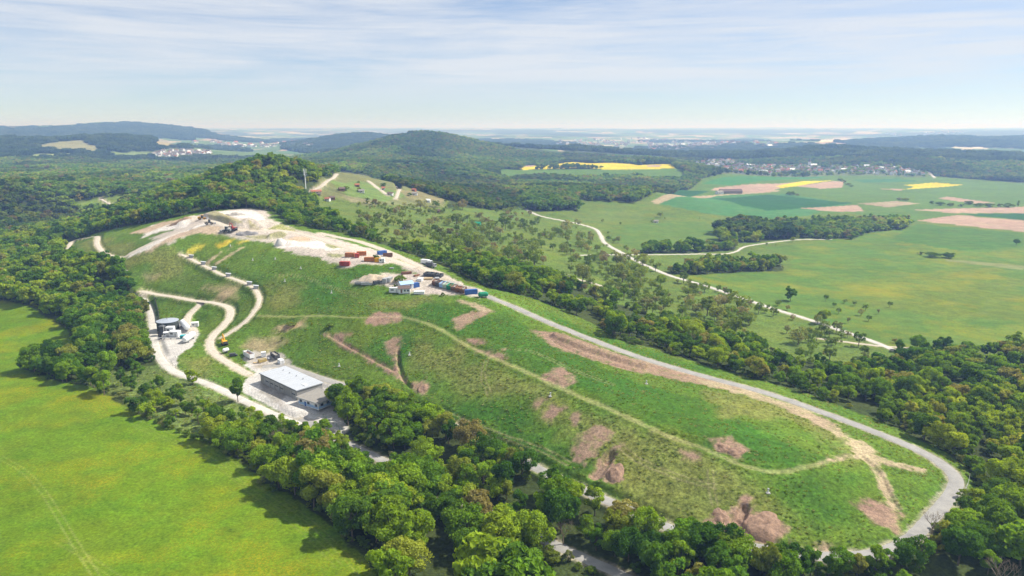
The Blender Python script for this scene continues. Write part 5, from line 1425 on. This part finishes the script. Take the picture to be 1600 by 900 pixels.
# -- containers and skips
def container(u, v, u1, v1, label, m, L_=6.06, name='container', group=None, W_=2.44, Hh=2.59):
    rz, _ = heading((u, v), (u1, v1))
    t_ = root(name, at(u, v), rz, label, 'container', group)
    prof = []
    nrib = 18
    b = MB()
    for s in (-1, 1):            # corrugated long walls
        xs, V = [], []
        for k in range(nrib * 2 + 1):
            x = -L_ / 2 + .12 + (L_ - .24) * k / (nrib * 2)
            y = s * (W_ / 2 - (.0 if (k // 1) % 2 else .07))
            V += [(x, y, .16), (x, y, Hh - .1)]
        F = [(2 * k, 2 * k + 2, 2 * k + 3, 2 * k + 1) for k in range(nrib * 2)]
        b.add(V, F)
    b.box((-L_ / 2 + .06, 0, Hh / 2), (.1, W_ - .2, Hh - .3)); b.box((0, 0, Hh - .09), (L_ - .1, W_ - .1, .08)); b.box((0, 0, .2), (L_ - .1, W_ - .1, .1))
    b.build('wall', m, t_)
    f = MB()
    for x in (-1, 1):
        for y in (-1, 1): f.box((x * (L_ / 2 - .07), y * (W_ / 2 - .07), Hh / 2), (.15, .15, Hh))
    for y in (-1, 1):
        for z in (.09, Hh - .06): f.box((0, y * (W_ / 2 - .06), z), (L_ - .3, .12, .13))
    f.build('frame', m, t_)
    for y in (-1, 1):
        d_ = MB().box((L_ / 2 - .05, y * W_ / 4, Hh / 2), (.08, W_ / 2 - .16, Hh - .3)).build('door', m, t_)
        MB().tube((L_ / 2 + .02, y * W_ / 4, .3), (L_ / 2 + .02, y * W_ / 4, Hh - .3), .03, .03, 5).build('lock_rod', STEEL, d_)
    return t_
def skip(u, v, u1, v1, label, m, load=None, L_=6.2, W_=2.45, Hh=2.0, group=None):
    rz, _ = heading((u, v), (u1, v1))
    t_ = root('open_skip', at(u, v), rz, label, 'skip', group)
    b = MB()
    b.box((0, 0, .22), (L_, W_ - .2, .12))
    for y in (-1, 1): b.box((0, y * (W_ / 2 - .05), Hh / 2 + .1), (L_, .1, Hh))
    b.box((-L_ / 2 + .3, 0, Hh / 2 + .1), (.1, W_ - .22, Hh), 0, 0, -.25); b.box((L_ / 2 - .05, 0, Hh / 2 + .1), (.1, W_ - .22, Hh))
    b.build('body', m, t_)
    rb = MB()
    for q in range(6):
        for y in (-1, 1): rb.box((-L_ / 2 + .5 + q * (L_ - 1) / 5, y * (W_ / 2 + .05), Hh / 2), (.14, .1, Hh - .2))
    for y in (-1, 1): rb.box((0, y * (W_ / 2 + .02), Hh + .1), (L_ + .06, .16, .14))
    rb.build('rib', m, t_)
    if load:
        g_ = random.Random(int(u * 7)); V, F, n, k = [], [], 9, 5
        for i in range(n):
            for j in range(k):
                V.append((-L_ / 2 + .5 + (L_ - .8) * i / (n - 1), (W_ - .4) * (j / (k - 1) - .5), Hh * .8 + g_.uniform(-.25, .45) - .3 * abs(j - 2) / 2))
        F = [(i * k + j, i * k + j + 1, (i + 1) * k + j + 1, (i + 1) * k + j) for i in range(n - 1) for j in range(k - 1)]
        MB().add(V, F).build('load', load, t_)
    return t_
# by the garage
skip(389, 557, 398, 565, 'long white skip with rusty scrap standing left of the yard clutter', WHITE, RUST, 8.5, 2.6, 2.3)
skip(430, 558, 438, 566, 'dark open skip with pale end wall at the back of the yard', DGREY, RUBBLE, 7.5)
box_unit('white_cube_tank', 412, 557, (2.3, 1.8, 2.3), .4, 'white cube tank on the ground between the yard skips', WHITE, 'tank', False)
skip(410, 565, 416, 563, 'small yellow-tan skip in front of the white cube tank', paint('faded_yellow', (.55, .42, .14)), RUBBLE, 4, 2, 1.2)
container(439, 566, 443, 569, 'small pale container next to the dark open skip', WHITE, 4, 'container', None, 2.2, 2.2)
def stack_of(name, u, v, rz, n, d, m, label, cat):
    t_ = plant(name, u, v, label, cat, rz)
    g_ = random.Random(int(u))
    for q in range(n):
        MB().box((g_.uniform(-.15, .15) + (q % 3 - 1) * d[0] * .02, (q % 4 - 1.5) * d[1] * 1.05, .12 + (q // 4) * (d[2] + .03)), d, g_.uniform(-.06, .06)).build('plank' if m is PLANK else 'piece', m, t_)
    return t_
stack_of('plank_stack', 402, 567, .3, 8, (4, .35, .16), PLANK, 'loose planks lying among the yard skips', 'planks')
stack_of('pallet_stack', 421, 560, .2, 8, (1.3, 1.0, .3), GREY, 'pile of grey pallets beside the dark skip', 'pallets')
# works yard on the plateau
container(547, 401, 560, 401, 'left orange container of the row on the gravel plateau', ORANGE)
container(558, 402, 560, 396, 'short red container between the two orange ones on the plateau', RED, 4.0)
container(565, 399, 577, 399, 'right orange container of the row on the gravel plateau', ORANGE)
container(539, 415, 552, 414, 'bright red container on its own at the plateau edge', RED, 6.4)
container(577, 408, 590, 409, 'orange container beside the small tree', ORANGE)
container(590, 409, 596, 409, 'yellow-orange container half hidden by the small tree', YELLOW, 4)
box_unit('white_cabin', 597, 410, (3.4, 2.4, 2.5), 0, 'white site cabin right of the orange containers')
container(597, 398, 606, 398, 'blue container at the upper gravel road', BLUE)
skip(606, 401, 616, 402, 'rusty brown skip next to the upper blue container', BROWN, RUST)
for u, v, m, lab in [(681, 444, BROWN, 'brown skip at the left end of the long skip row'), (686.5, 446, DGREY, 'dark skip second in the long skip row'), (692, 447.5, LBLUE, 'pale blue skip third in the long skip row'), (697.5, 449, PALEG, 'pale green skip fourth in the long skip row'),
                     (703.5, 451, GREEN, 'dark green skip in the middle of the long skip row'), (710, 453, BROWN, 'brown skip right of the green one in the row'), (717, 455, RUST, 'rusty skip third from the blue container'), (724, 456.5, BROWN, 'brown skip touching the blue container')]:
    skip(u, v, u + 4, v - 4, lab, m, RUBBLE if m in (PALEG, BROWN) else RUST, 6.6, 2.5, 2.4)
container(736, 459, 748, 458, 'blue container at the right end of the long skip row', BLUE, 7.0)
t_ = capsule('green_tank', 747, 464.5, 763, 464.5, 1.35, 'green horizontal tank at the right edge of the works yard', GREEN)
for u, v, lab in [(667, 430, 'first dark skip from the left in the upper skip row'), (674, 430.5, 'second dark skip in the upper skip row'), (681, 431.5, 'third dark skip in the upper skip row'), (688, 433, 'last dark skip on the right of the upper row')]:
    skip(u, v, u + 4, v - 3, lab, DGREY, None, 5.5, 2.3, 1.7)
stack_of('plank_stack', 668, 436, .1, 8, (6, .8, .4), PLANK, 'yellow timber stack between the two skip rows', 'planks')
stack_of('block_stack', 657, 438, -.3, 8, (3, .9, .8), WHITE, 'pale concrete blocks beside the timber stack', 'blocks')
stack_of('block_stack', 683, 437, .1, 8, (2.6, .8, .7), STEEL, 'grey-white blocks right of the timber stack', 'blocks')
stack_of('log_pile', 635, 428, .3, 12, (6, .5, .5), RUST, 'brown log pile on the gravel behind the yard', 'logs')
stack_of('log_pile', 651, 431, .9, 8, (4, .4, .4), RUST, 'second smaller brown pile right of the log pile', 'logs')
stack_of('scrap_stack', 612, 419, .1, 6, (2.4, .6, .3), STEEL, 'grey scrap lying on the gravel road above the yard', 'scrap')
# small buildings of the yard
def gable(name, p, rz, L_, W_, eave, ridge, wm, rm, label, cat='building', door=True, win=2):
    t_ = root(name, p, rz, label, cat)
    MB().prism([(-W_ / 2, -.4), (W_ / 2, -.4), (W_ / 2, eave), (0, ridge), (-W_ / 2, eave)], -L_ / 2, L_ / 2).build('wall', wm, t_)
    s = .35; k = (ridge - eave) / (W_ / 2)
    rf_ = MB()
    for q in (-1, 1):
        V = []
        for x in (-L_ / 2 - s, L_ / 2 + s):
            for yy, zz in ((0, ridge + .03), (q * (W_ / 2 + s), eave - k * s + .03)): V += [(x, yy, zz), (x, yy, zz + .16)]
        rf_.add(V, [(0, 2, 6, 4), (1, 5, 7, 3), (0, 1, 3, 2), (4, 6, 7, 5), (0, 4, 5, 1), (2, 3, 7, 6)])
    rf_ = rf_.build('roof', rm, t_)
    if door: MB().box((-L_ * .25, -W_ / 2 - .03, 1.0), (1.0, .08, 2.0)).build('door', BROWN, t_)
    for q in range(win): MB().box((L_ * (.05 + .27 * q), -W_ / 2 - .03, eave * .55), (1.0, .08, 1.0)).build('window', GLASS, t_)
    return t_
gable('yard_workshop', at(632, 456), .12, 6.5, 5, 2.4, 3.4, WHITE, TILED, 'white yard house with brown roof at the front of the works yard')
gable('blue_roof_hall', at(634, 450), .5, 7.5, 5.5, 2.8, 4.0, WHITE, LBLUE, 'pale hall with light blue roof behind the brown-roofed yard house', 'building', False, 0)
container(647, 449, 655, 447, 'blue container beside the light blue roofed hall', BLUE, 6)
box_unit('white_cabin', 617, 457, (6, 2.5, 2.6), -.1, 'long white cabin at the left front of the works yard')
box_unit('white_cabin', 655, 459, (6, 2.2, 1.4), .05, 'low white box along the front edge of the works yard', WHITE, 'box', False)
container(603, 441, 608, 437, 'grey container standing in the rubble area', GREY, 5)
container(608.5, 440, 613, 436, 'second grey container right behind the rubble container', STEEL, 5)
skip(563, 444, 571, 443, 'flat grey skip at the left end of the rubble area', GREY, RUBBLE, 6, 2.4, 1.2)
skip(573, 445, 581, 444, 'grey skip full of rubble next to the flat grey one', STEEL, RUBBLE, 6, 2.4, 1.4)
skip(590, 443, 597, 441, 'dark skip in front of the beige rubble heap', DGREY, RUBBLE, 5, 2.2, 1.5)

# -- heaps
def heap(name, u, v, rx, ry, h, label, m=SOILM, rz=0.0, rough=.16):
    t_p = at(u, v); g_ = np.random.default_rng(int(u * 3 + v))
    n, k = 30, 10
    V, F = [], []
    for i in range(k + 1):
        f = i / k
        for j in range(n):
            a = 2 * math.pi * j / n
            wob = 1 + .10 * math.sin(2 * a + u) + .08 * math.sin(3 * a + v) + g_.uniform(-.05, .05)
            x, y = math.cos(a) * rx * f * wob, math.sin(a) * ry * f * wob
            z = h * (1 - f ** 1.5) * (1 + g_.uniform(-.06, .06)) + g_.uniform(-rough, rough) * .5 * (f < .95) - (.3 if i == k else 0)
            c, s = math.cos(rz), math.sin(rz)
            X_, Y_ = x * c - y * s, x * s + y * c
            z += (float(vnoise(np.array([X_ * 1.1 + u]), np.array([Y_ * 1.1 + v]), 3)[0]) - .5) * .55 * min(1, h) * (f < .97) + (float(vnoise(np.array([X_ * .45 + u]), np.array([Y_ * .45]), 4)[0]) - .5) * .7 * h * (f < .97)
            V.append((X_, Y_, z + float(zat(t_p[0] + X_, t_p[1] + Y_)) - float(zat(*t_p))))
    F = [(i * n + j, (i + 1) * n + j, (i + 1) * n + (j + 1) % n, i * n + (j + 1) % n) for i in range(k) for j in range(n)]
    o = MB().add(V, F).build(name, m)
    for p_ in o.data.polygons: p_.use_smooth = True
    o.location = (t_p[0], t_p[1], float(zat(*t_p)))
    return setp(o, label, 'heap')
heap('soil_heap', 962, 740, 3.2, 4.6, 1.3, 'oval red-brown soil heap right of the upper test pit')
heap('soil_heap', 1126, 806, 2.6, 3.4, 1.1, 'round soil heap left of the lower test pit')
heap('soil_heap', 1118, 828, 4.2, 2.6, .9, 'flat soil heap just below the round heap at the lower pit')
heap('soil_heap', 1194, 822, 5.6, 5.6, 1.3, 'widest soil heap right of the lower test pit')
heap('soil_heap', 1130, 700, 3.2, 2.2, 1.0, 'left one of two soil heaps beside the crest track')
heap('soil_heap', 1150, 705, 3.4, 2.6, 1.2, 'right one of two soil heaps beside the crest track')
heap('soil_heap', 730, 668, 2.6, 2.2, 1.1, 'small soil heap low on the slope above the ring road')
heap('soil_heap', 661, 606, 2.4, 3.6, 1.1, 'soil heap at the lower end of the trench')
heap('rubble_heap', 588, 436, 13, 6, 2.6, 'beige rubble heap below the grassy bank of the works yard', surface('beige_rubble', (.46, .38, .28), .95, .3, 1.0, .5))
heap('gravel_heap', 438, 383, 5, 3, 3.2, 'pointed white gravel heap at the edge of the gravel field', surface('white_gravel', (.60, .57, .53), .95, .12, 1.0, .3))
heap('gravel_heap', 368, 336, 9, 4, 2.2, 'grey gravel heap on the white hilltop', RUBBLE)
heap('soil_heap', 282, 349, 12, 4, 2.6, 'long brown soil heap on the left of the hilltop', surface('brown_soil', (.33, .23, .15), .95, .3, .6, .5))
heap('gravel_heap', 385, 366, 8, 3, 1.8, 'dark grey gravel heap below the red machine', paint('slate_gravel', (.25, .24, .24), .95, .3))

# -- gas wells on the slopes
for n_, (u, v, lab) in enumerate([(445, 440, 'gas well post on the slope left of the works yard'), (518, 458, 'white gas well post on the slope below the rubble heap'), (430, 405, 'gas well post high on the slope under the white gravel heap'), (470, 420, 'gas well post below the red container'), (360, 385, 'gas well post beside the yellow flowers'), (395, 407, 'gas well post between the slope track and white gravel heap'),
                                  (530, 572, 'white gas well post left of the long trench'), (640, 555, 'gas well post right of the trench fork'), (860, 620, 'gas well post below the crest track'), (1010, 600, 'gas well post on the dark green top beside the earth strip'), (1200, 770, 'gas well post above the widest soil heap')]):
    t_ = root('gas_well', at(u, v), 0, lab, 'gas well')
    MB().tube((0, 0, -.3), (0, 0, 1.3), .22, .22, 10).build('pipe', WHITE, t_); MB().tube((0, 0, 1.3), (0, 0, 1.6), .32, .32, 10).build('cap', STEEL, t_); MB().box((0, 0, .05), (1.3, 1.3, .25)).build('base', paint('concrete_base', (.4, .39, .37)), t_)
# -- machines
def tracks(t_, L_=3.6, W_=2.5):
    for y in (-1, 1):
        MB().prism([(y * W_ / 2 - .28, .0), (y * W_ / 2 + .28, .0), (y * W_ / 2 + .28, .85), (y * W_ / 2 - .28, .85)], -L_ / 2 + .3, L_ / 2 - .3).tube((-L_ / 2 + .35, y * W_ / 2 - .27, .42), (-L_ / 2 + .35, y * W_ / 2 + .27, .42), .42, .42, 12).tube((L_ / 2 - .35, y * W_ / 2 - .27, .42), (L_ / 2 - .35, y * W_ / 2 + .27, .42), .42, .42, 12).build('track', BLACK, t_)
def excavator(u, v, rz, label, m, s=1.0):
    t_ = root('excavator', at(u, v), rz, label, 'excavator'); t_.scale = (s, s, s)
    tracks(t_)
    MB().prism([(-1.25, .95), (1.25, .95), (1.25, 2.1), (1.0, 2.3), (-1.0, 2.3), (-1.25, 2.1)], -2.2, .5).build('body', m, t_)
    cb = MB().prism([(.2, 1.0), (1.25, 1.0), (1.25, 2.6), (1.05, 3.0), (.4, 3.0), (.2, 2.8)], .5, 1.9).build('cab', m, t_)
    MB().box((1.92, .72, 2.2), (.06, .85, 1.1)).build('windscreen', GLASS, cb); MB().box((1.2, 1.27, 2.2), (.9, .06, .9)).build('side_window', GLASS, cb)
    MB().box((-2.05, 0, 1.6), (.7, 2.4, 1.1)).build('counterweight', DGREY, t_)
    bm_ = MB(); bm_.tube((1.0, -.4, 1.6), (2.6, -.4, 4.3), .32, .28, 6); bm_.tube((2.6, -.4, 4.3), (4.4, -.4, 4.9), .28, .2, 6); bm_.build('boom', m, t_)
    MB().tube((4.4, -.4, 4.9), (5.0, -.4, 2.4), .22, .16, 6).build('stick', m, t_)
    MB().prism([(-.95, 1.6), (.15, 1.6), (.15, 2.4), (-.95, 2.4)], 4.6, 5.4).build('bucket', DGREY, t_)
    return t_
excavator(351, 538, 2.2, 'yellow excavator with raised boom parked beside the haul track', YELLOW, 1.0)
excavator(366, 362, 2.6, 'red excavator working on the white gravel hilltop', RED, 1.1)
def loader(u, v, rz, label, m, s=1.0):
    t_ = root('wheel_loader', at(u, v), rz, label, 'wheel loader'); t_.scale = (s, s, s)
    for x in (-1.5, 1.5):
        for y in (-1, 1):
            wh = MB().tube((x, y * 1.0, .8), (x, y * 1.45, .8), .8, .8, 14).build('wheel', BLACK, t_)
            MB().tube((x, y * 1.4, .8), (x, y * 1.48, .8), .4, .4, 10).build('rim', m, wh)
    MB().prism([(-.95, .8), (.95, .8), (.95, 1.9), (.7, 2.1), (-.7, 2.1), (-.95, 1.9)], -2.8, -.4).build('body', m, t_)
    cb = MB().box((.2, 0, 2.2), (1.4, 1.5, 2.2)).build('cab', DGREY, t_); MB().box((.2, 0, 3.36), (1.6, 1.7, .14)).build('cab_roof', m, cb)
    for y in (-.6, .6): MB().tube((.9, y, 1.7), (3.2, y, .9), .16, .14, 6).build('lift_arm', m, t_)
    MB().prism([(-1.4, .2), (1.4, .2), (1.4, 1.3), (-1.4, 1.3)], 3.1, 4.0).build('bucket', GREY, t_)
    return t_
loader(316, 344, .1, 'yellow wheel loader on the white gravel hilltop', YELLOW, 1.15)
loader(327, 351, .4, 'grey-brown loader right below the yellow loader', paint('dusty_brown', (.28, .25, .2)), 1.2)
loader(355, 363, 2.9, 'dark grey loader left of the red excavator', GREY, 1.3)
def truck(u, v, rz, label, m, bodym, s=1.0):
    t_ = root('truck', at(u, v), rz, label, 'truck'); t_.scale = (s, s, s)
    for x in (-2.6, -1.3, 2.5):
        for y in (-1, 1):
            MB().tube((x, y * .85, .5), (x, y * 1.2, .5), .5, .5, 12).build('wheel', BLACK, t_)
    MB().box((-.2, 0, .85), (7.2, 1.0, .3)).build('chassis', DGREY, t_)
    cb = MB().prism([(-1.2, .7), (1.2, .7), (1.2, 2.7), (1.0, 2.95), (-1.0, 2.95), (-1.2, 2.7)], 1.9, 3.7).build('cab', m, t_)
    MB().box((3.72, 0, 2.2), (.06, 2.0, .9)).build('windscreen', GLASS, cb)
    MB().box((-1.2, 0, 2.15), (5.6, 2.45, 2.3)).build('box_body', bodym, t_)
    return t_
truck(667, 414, -.5, 'white truck parked at the wood edge by the upper gravel road', WHITE, WHITE)
truck(674, 418, -.5, 'dark truck parked right of the white one at the wood edge', GREY, DGREY, .9)
def trailer_tank(u, v, label):
    t_ = root('water_bowser', at(u, v), .9, label, 'trailer')
    MB().lathe([(0, -1.6), (.8, -1.5), (1.0, -1.2), (1.0, 1.2), (.8, 1.5), (0, 1.6)], (0, 0, 1.5), 16, 'X').build('tank', WHITE, t_)
    for y in (-.9, .9): MB().tube((0, y - .12, .45), (0, y + .12, .45), .45, .45, 12).build('wheel', BLACK, t_)
    MB().tube((1.4, 0, .6), (2.8, 0, .5), .07, .07, 6).build('drawbar', DGREY, t_)
trailer_tank(353, 551, 'small white tank trailer below the yellow excavator')
def van(u, v, rz, label, m, s=1.0):
    t_ = root('parked_van', at(u, v), rz, label, 'van'); t_.scale = (s,) * 3
    MB().prism([(-.95, .35), (.95, .35), (.95, 1.6), (.8, 2.1), (-.8, 2.1), (-.95, 1.6)], -2.4, 1.3).build('body', m, t_)
    MB().prism([(-.95, .35), (.95, .35), (.93, 1.1), (-.93, 1.1)], 1.3, 2.4).build('bonnet', m, t_)
    MB().box((1.34, 0, 1.6), (.06, 1.5, .7)).build('windscreen', GLASS, t_)
    for x in (-1.5, 1.5):
        for y in (-.9, .9): MB().tube((x, y - .12, .35), (x, y + .12, .35), .35, .35, 12).build('wheel', BLACK, t_)
van(196, 427, 2.4, 'small white van at the wood edge on the western foot', WHITE)
van(119, 398, 2.2, 'grey van on the foot track at the far left of the landfill', GREY)
van(365, 556, .3, 'dark pickup beside the white tank trailer', DGREY, .8)

# -- mast on the wooded hill
t_ = root('radio_mast', at(478, 300), 0, 'slim white radio mast rising from the wooded hill', 'mast')
MB().tube((0, 0, -1), (0, 0, 22), .55, .35, 10).build('pole', paint('mast_white', (.8, .82, .82)), t_)
for q in (17, 19.5, 21.6):
    MB().tube((0, 0, q), (0, 0, q + .2), 1.1, 1.1, 12).build('platform', STEEL, t_)
    for k in range(3):
        a = k * 2.094 + q
        MB().box((1.5 * math.cos(a), 1.5 * math.sin(a), q + 1.2), (.35, .35, 2.2), a).build('antenna', WHITE, t_)
# -- sheds on the vineyard hill and in the gardens, farm buildings
for n_, (u, v, L_, W_, wm, rm, lab) in enumerate([
    (494, 303, 10, 8, paint('cream_wall', (.62, .50, .40)), TILE, 'pink vineyard house at the edge of the wooded hill'),
    (512, 314, 5, 4, WHITE, TILE, 'small red-roofed hut just below the vineyard house'), (519, 312, 5, 4, BROWN, TILED, 'brown hut right below the vineyard house'),
    (534, 298, 6, 5, BROWN, TILED, 'dark hut highest on the vineyard slope'), (565, 301, 6, 4, WHITE, FELT, 'white and grey hut in the middle of the vineyard slope'),
    (558, 292, 5, 4, BROWN, TILE, 'reddish hut above the grey vineyard hut'), (610, 306, 6, 5, WHITE, TILED, 'dark-roofed hut where the two vineyard paths meet'),
    (599, 297, 4, 4, WHITE, TILE, 'small hut beside the upper vineyard path'), (648, 305, 6, 5, WHITE, FELT, 'pale hut on the right end of the vineyard'), (647, 299, 5, 4, TILE, TILE, 'red hut above the pale hut at the vineyard end'),
    (669, 316, 5, 4, WHITE, WHITE, 'white hut at the lower tip of the vineyard'), (590, 276, 7, 5, BROWN, TILED, 'brown hut on the vineyard ridge'), (525, 266.5, 8, 6, TILE, TILE, 'red hut on top of the vineyard ridge'),
    (635, 358, 7, 5, WHITE, FELT, 'white garden shed among the scrub below the vineyard'), (720, 371, 8, 5, WHITE, TILED, 'white garden house beside the hedge below the vineyard'), (745, 352, 8, 5, GREEN, GREEN, 'green garden shed on the slope meadow'),
    (683, 332, 7, 5, BROWN, TILED, 'brown garden hut in the scrub right of the vineyard'), (1025, 348, 6, 5, WHITE, FELT, 'small pale hut in the meadow beyond the farm path')]):
    gable('vineyard_hut' if n_ < 13 else 'garden_shed', at(u, v), random.uniform(-.5, .8), L_, W_, 2.4, 3.8, wm, rm, lab, 'hut', True, 1)
gable('farmhouse', at(900, 309), .1, 26, 12, 4.5, 9, WHITE, TILE, 'red-roofed farm building at the edge of the mid wood')
gable('barn', at(1141, 302), .05, 46, 15, 5, 9, paint('barn_wall', (.25, .2, .17)), TILED, 'long dark barn among the bright fields')
gable('barn', at(1124, 303), .4, 14, 10, 4, 7, WHITE, FELT, 'small white shed at the left end of the long barn')

# -- villages: many small houses
def house_mesh(name, seed, roof):
    g_ = random.Random(seed)
    L_, W_, e, r = g_.uniform(10, 15), g_.uniform(8, 10), g_.uniform(4.5, 6.5), 0
    r = e + W_ * .5 * g_.uniform(.75, 1.0)
    b = MB().prism([(-W_ / 2, -2), (W_ / 2, -2), (W_ / 2, e), (0, r), (-W_ / 2, e)], -L_ / 2, L_ / 2)
    n = len(b.f)
    k = (r - e) / (W_ / 2)
    for q in (-1, 1):
        V = []
        for x in (-L_ / 2 - .5, L_ / 2 + .5):
            for yy, zz in ((0, r + .05), (q * (W_ / 2 + .6), e - k * .6 + .05)): V += [(x, yy, zz), (x, yy, zz + .3)]
        b.add(V, [(0, 2, 6, 4), (1, 5, 7, 3), (0, 1, 3, 2), (4, 6, 7, 5), (0, 4, 5, 1), (2, 3, 7, 6)])
    n2 = len(b.f)
    b.box((L_ * .2, W_ * .15, r), (.9, .9, 2.2)); n3 = len(b.f)
    for q in (-1, 1):
        for x in (-.3, 0, .3):
            for z in (1.4, 3.8): b.box((L_ * x, q * (W_ / 2 + .02), z), (1.2, .1, 1.3))
    me = b.mesh(name, [WHITE, roof, GLASS])
    for i, p_ in enumerate(me.polygons): p_.material_index = 0 if i < n else (1 if i < n3 else 2)
    return me
HM = [house_mesh('house', k, m) for k, m in enumerate([TILED, TILE, TILED, paint('brown_tiles', (.25, .13, .09), .9, .2), FELT, TILED, paint('grey_tiles', (.22, .20, .19), .9, .2), WHITE])]
def village(px, n, label, group, amin=.85):
    P = wpoly(px); lo, hi = P.min(0), P.max(0)
    pts = []
    tries = 0
    while len(pts) < n and tries < 20000:
        tries += 1
        x, y = random.uniform(lo[0], hi[0]), random.uniform(lo[1], hi[1])
        if not inside(np.array([x]), np.array([y]), P)[0]: continue
        if any((x - a) ** 2 + (y - b_) ** 2 < 17 ** 2 for a, b_ in pts): continue
        pts.append((x, y))
        o = bpy.data.objects.new('house', random.choice(HM)); COL.objects.link(o)
        o.location = (x, y, float(zat(x, y))); o.rotation_euler = (0, 0, random.choice([.2, .2 + 1.57, 1.0, -.4]) + random.uniform(-.2, .2)); s_ = random.uniform(amin, 1.25); o.scale = (s_, s_, s_)
        setp(o, label, 'house', group)
village([(1088, 255), (1112, 251), (1140, 252), (1172, 259), (1230, 261), (1300, 262), (1400, 263), (1440, 269), (1445, 274), (1340, 272), (1240, 271), (1150, 271), (1125, 266)], 215, 'house in the village strung along the edge of the far fields', 'houses of the village behind the fields')
village([(240, 243), (255, 236), (300, 236), (330, 238), (328, 245), (270, 247)], 75, 'small white house in the hazy village below the left hills', 'houses of the left village')
t_ = root('village_church', at(1264, 262), 0, 'white church tower rising above the far village roofs', 'church')
MB().box((0, 0, 9), (7, 7, 20)).build('tower', WHITE, t_); MB().lathe([(5.2, 19), (0, 30)], n=4).build('spire', TILED, t_); MB().prism([(-5, -1), (5, -1), (5, 8), (0, 13), (-5, 8)], 3.5, 24).build('nave', WHITE, t_)
# far towns: too small to count
X = []; 
for px, n in (([(820, 225), (940, 216), (1060, 217), (1230, 224), (1225, 231), (1060, 233), (950, 230)], 620), ([(380, 225), (480, 222), (490, 232), (400, 232)], 150), ([(1380, 208), (1500, 207), (1520, 211), (1400, 212)], 150), ([(300, 222), (380, 222), (385, 230), (310, 230)], 90), ([(1010, 232), (1110, 232), (1120, 236), (1020, 236)], 120)):
    P = wpoly(px)
    ww = np.array([random.random() for _ in range(3)])
    k = 0
    while k < n:
        u = random.uniform(min(p[0] for p in px), max(p[0] for p in px)); v = random.uniform(min(p[1] for p in px), max(p[1] for p in px))
        if inside(np.array([u]), np.array([v]), np.array(px, float))[0] and vnoise(np.array([u / 14]), np.array([v / 3.]), 5)[0] > .38: X.append(at(u, v)); 
        k += 1
X = np.array(X); q = rng.uniform(.9, 2.2, len(X))
scatter('far_town', HM, np.c_[X, zat(X[:, 0], X[:, 1])], np.c_[q, q, q * .8], 'pale specks of houses in the hazy far towns', 'town')
# ------------------------------------------------------------------ air
hz = MB().box((0, 3000, 65), (66000, 66000, 250)).build('haze', [], None)
mh = bpy.data.materials.new('haze_air'); mh.use_nodes = True
t = mh.node_tree; t.nodes.clear()
pv = t.nodes.new('ShaderNodeVolumePrincipled'); mo = t.nodes.new('ShaderNodeOutputMaterial')
pv.inputs['Color'].default_value = (.33, .54, 1.0, 1)
pv.inputs['Density'].default_value = 0.00019
pv.inputs['Absorption Color'].default_value = (1, 1, 1, 1)      # clear air scatters, it does not absorb
pv.inputs['Anisotropy'].default_value = 0.2
t.links.new(pv.outputs[0], mo.inputs['Volume'])
hz.data.materials.append(mh)
setp(hz, 'thin blue haze filling the air over the whole valley', 'haze', None, 'stuff')
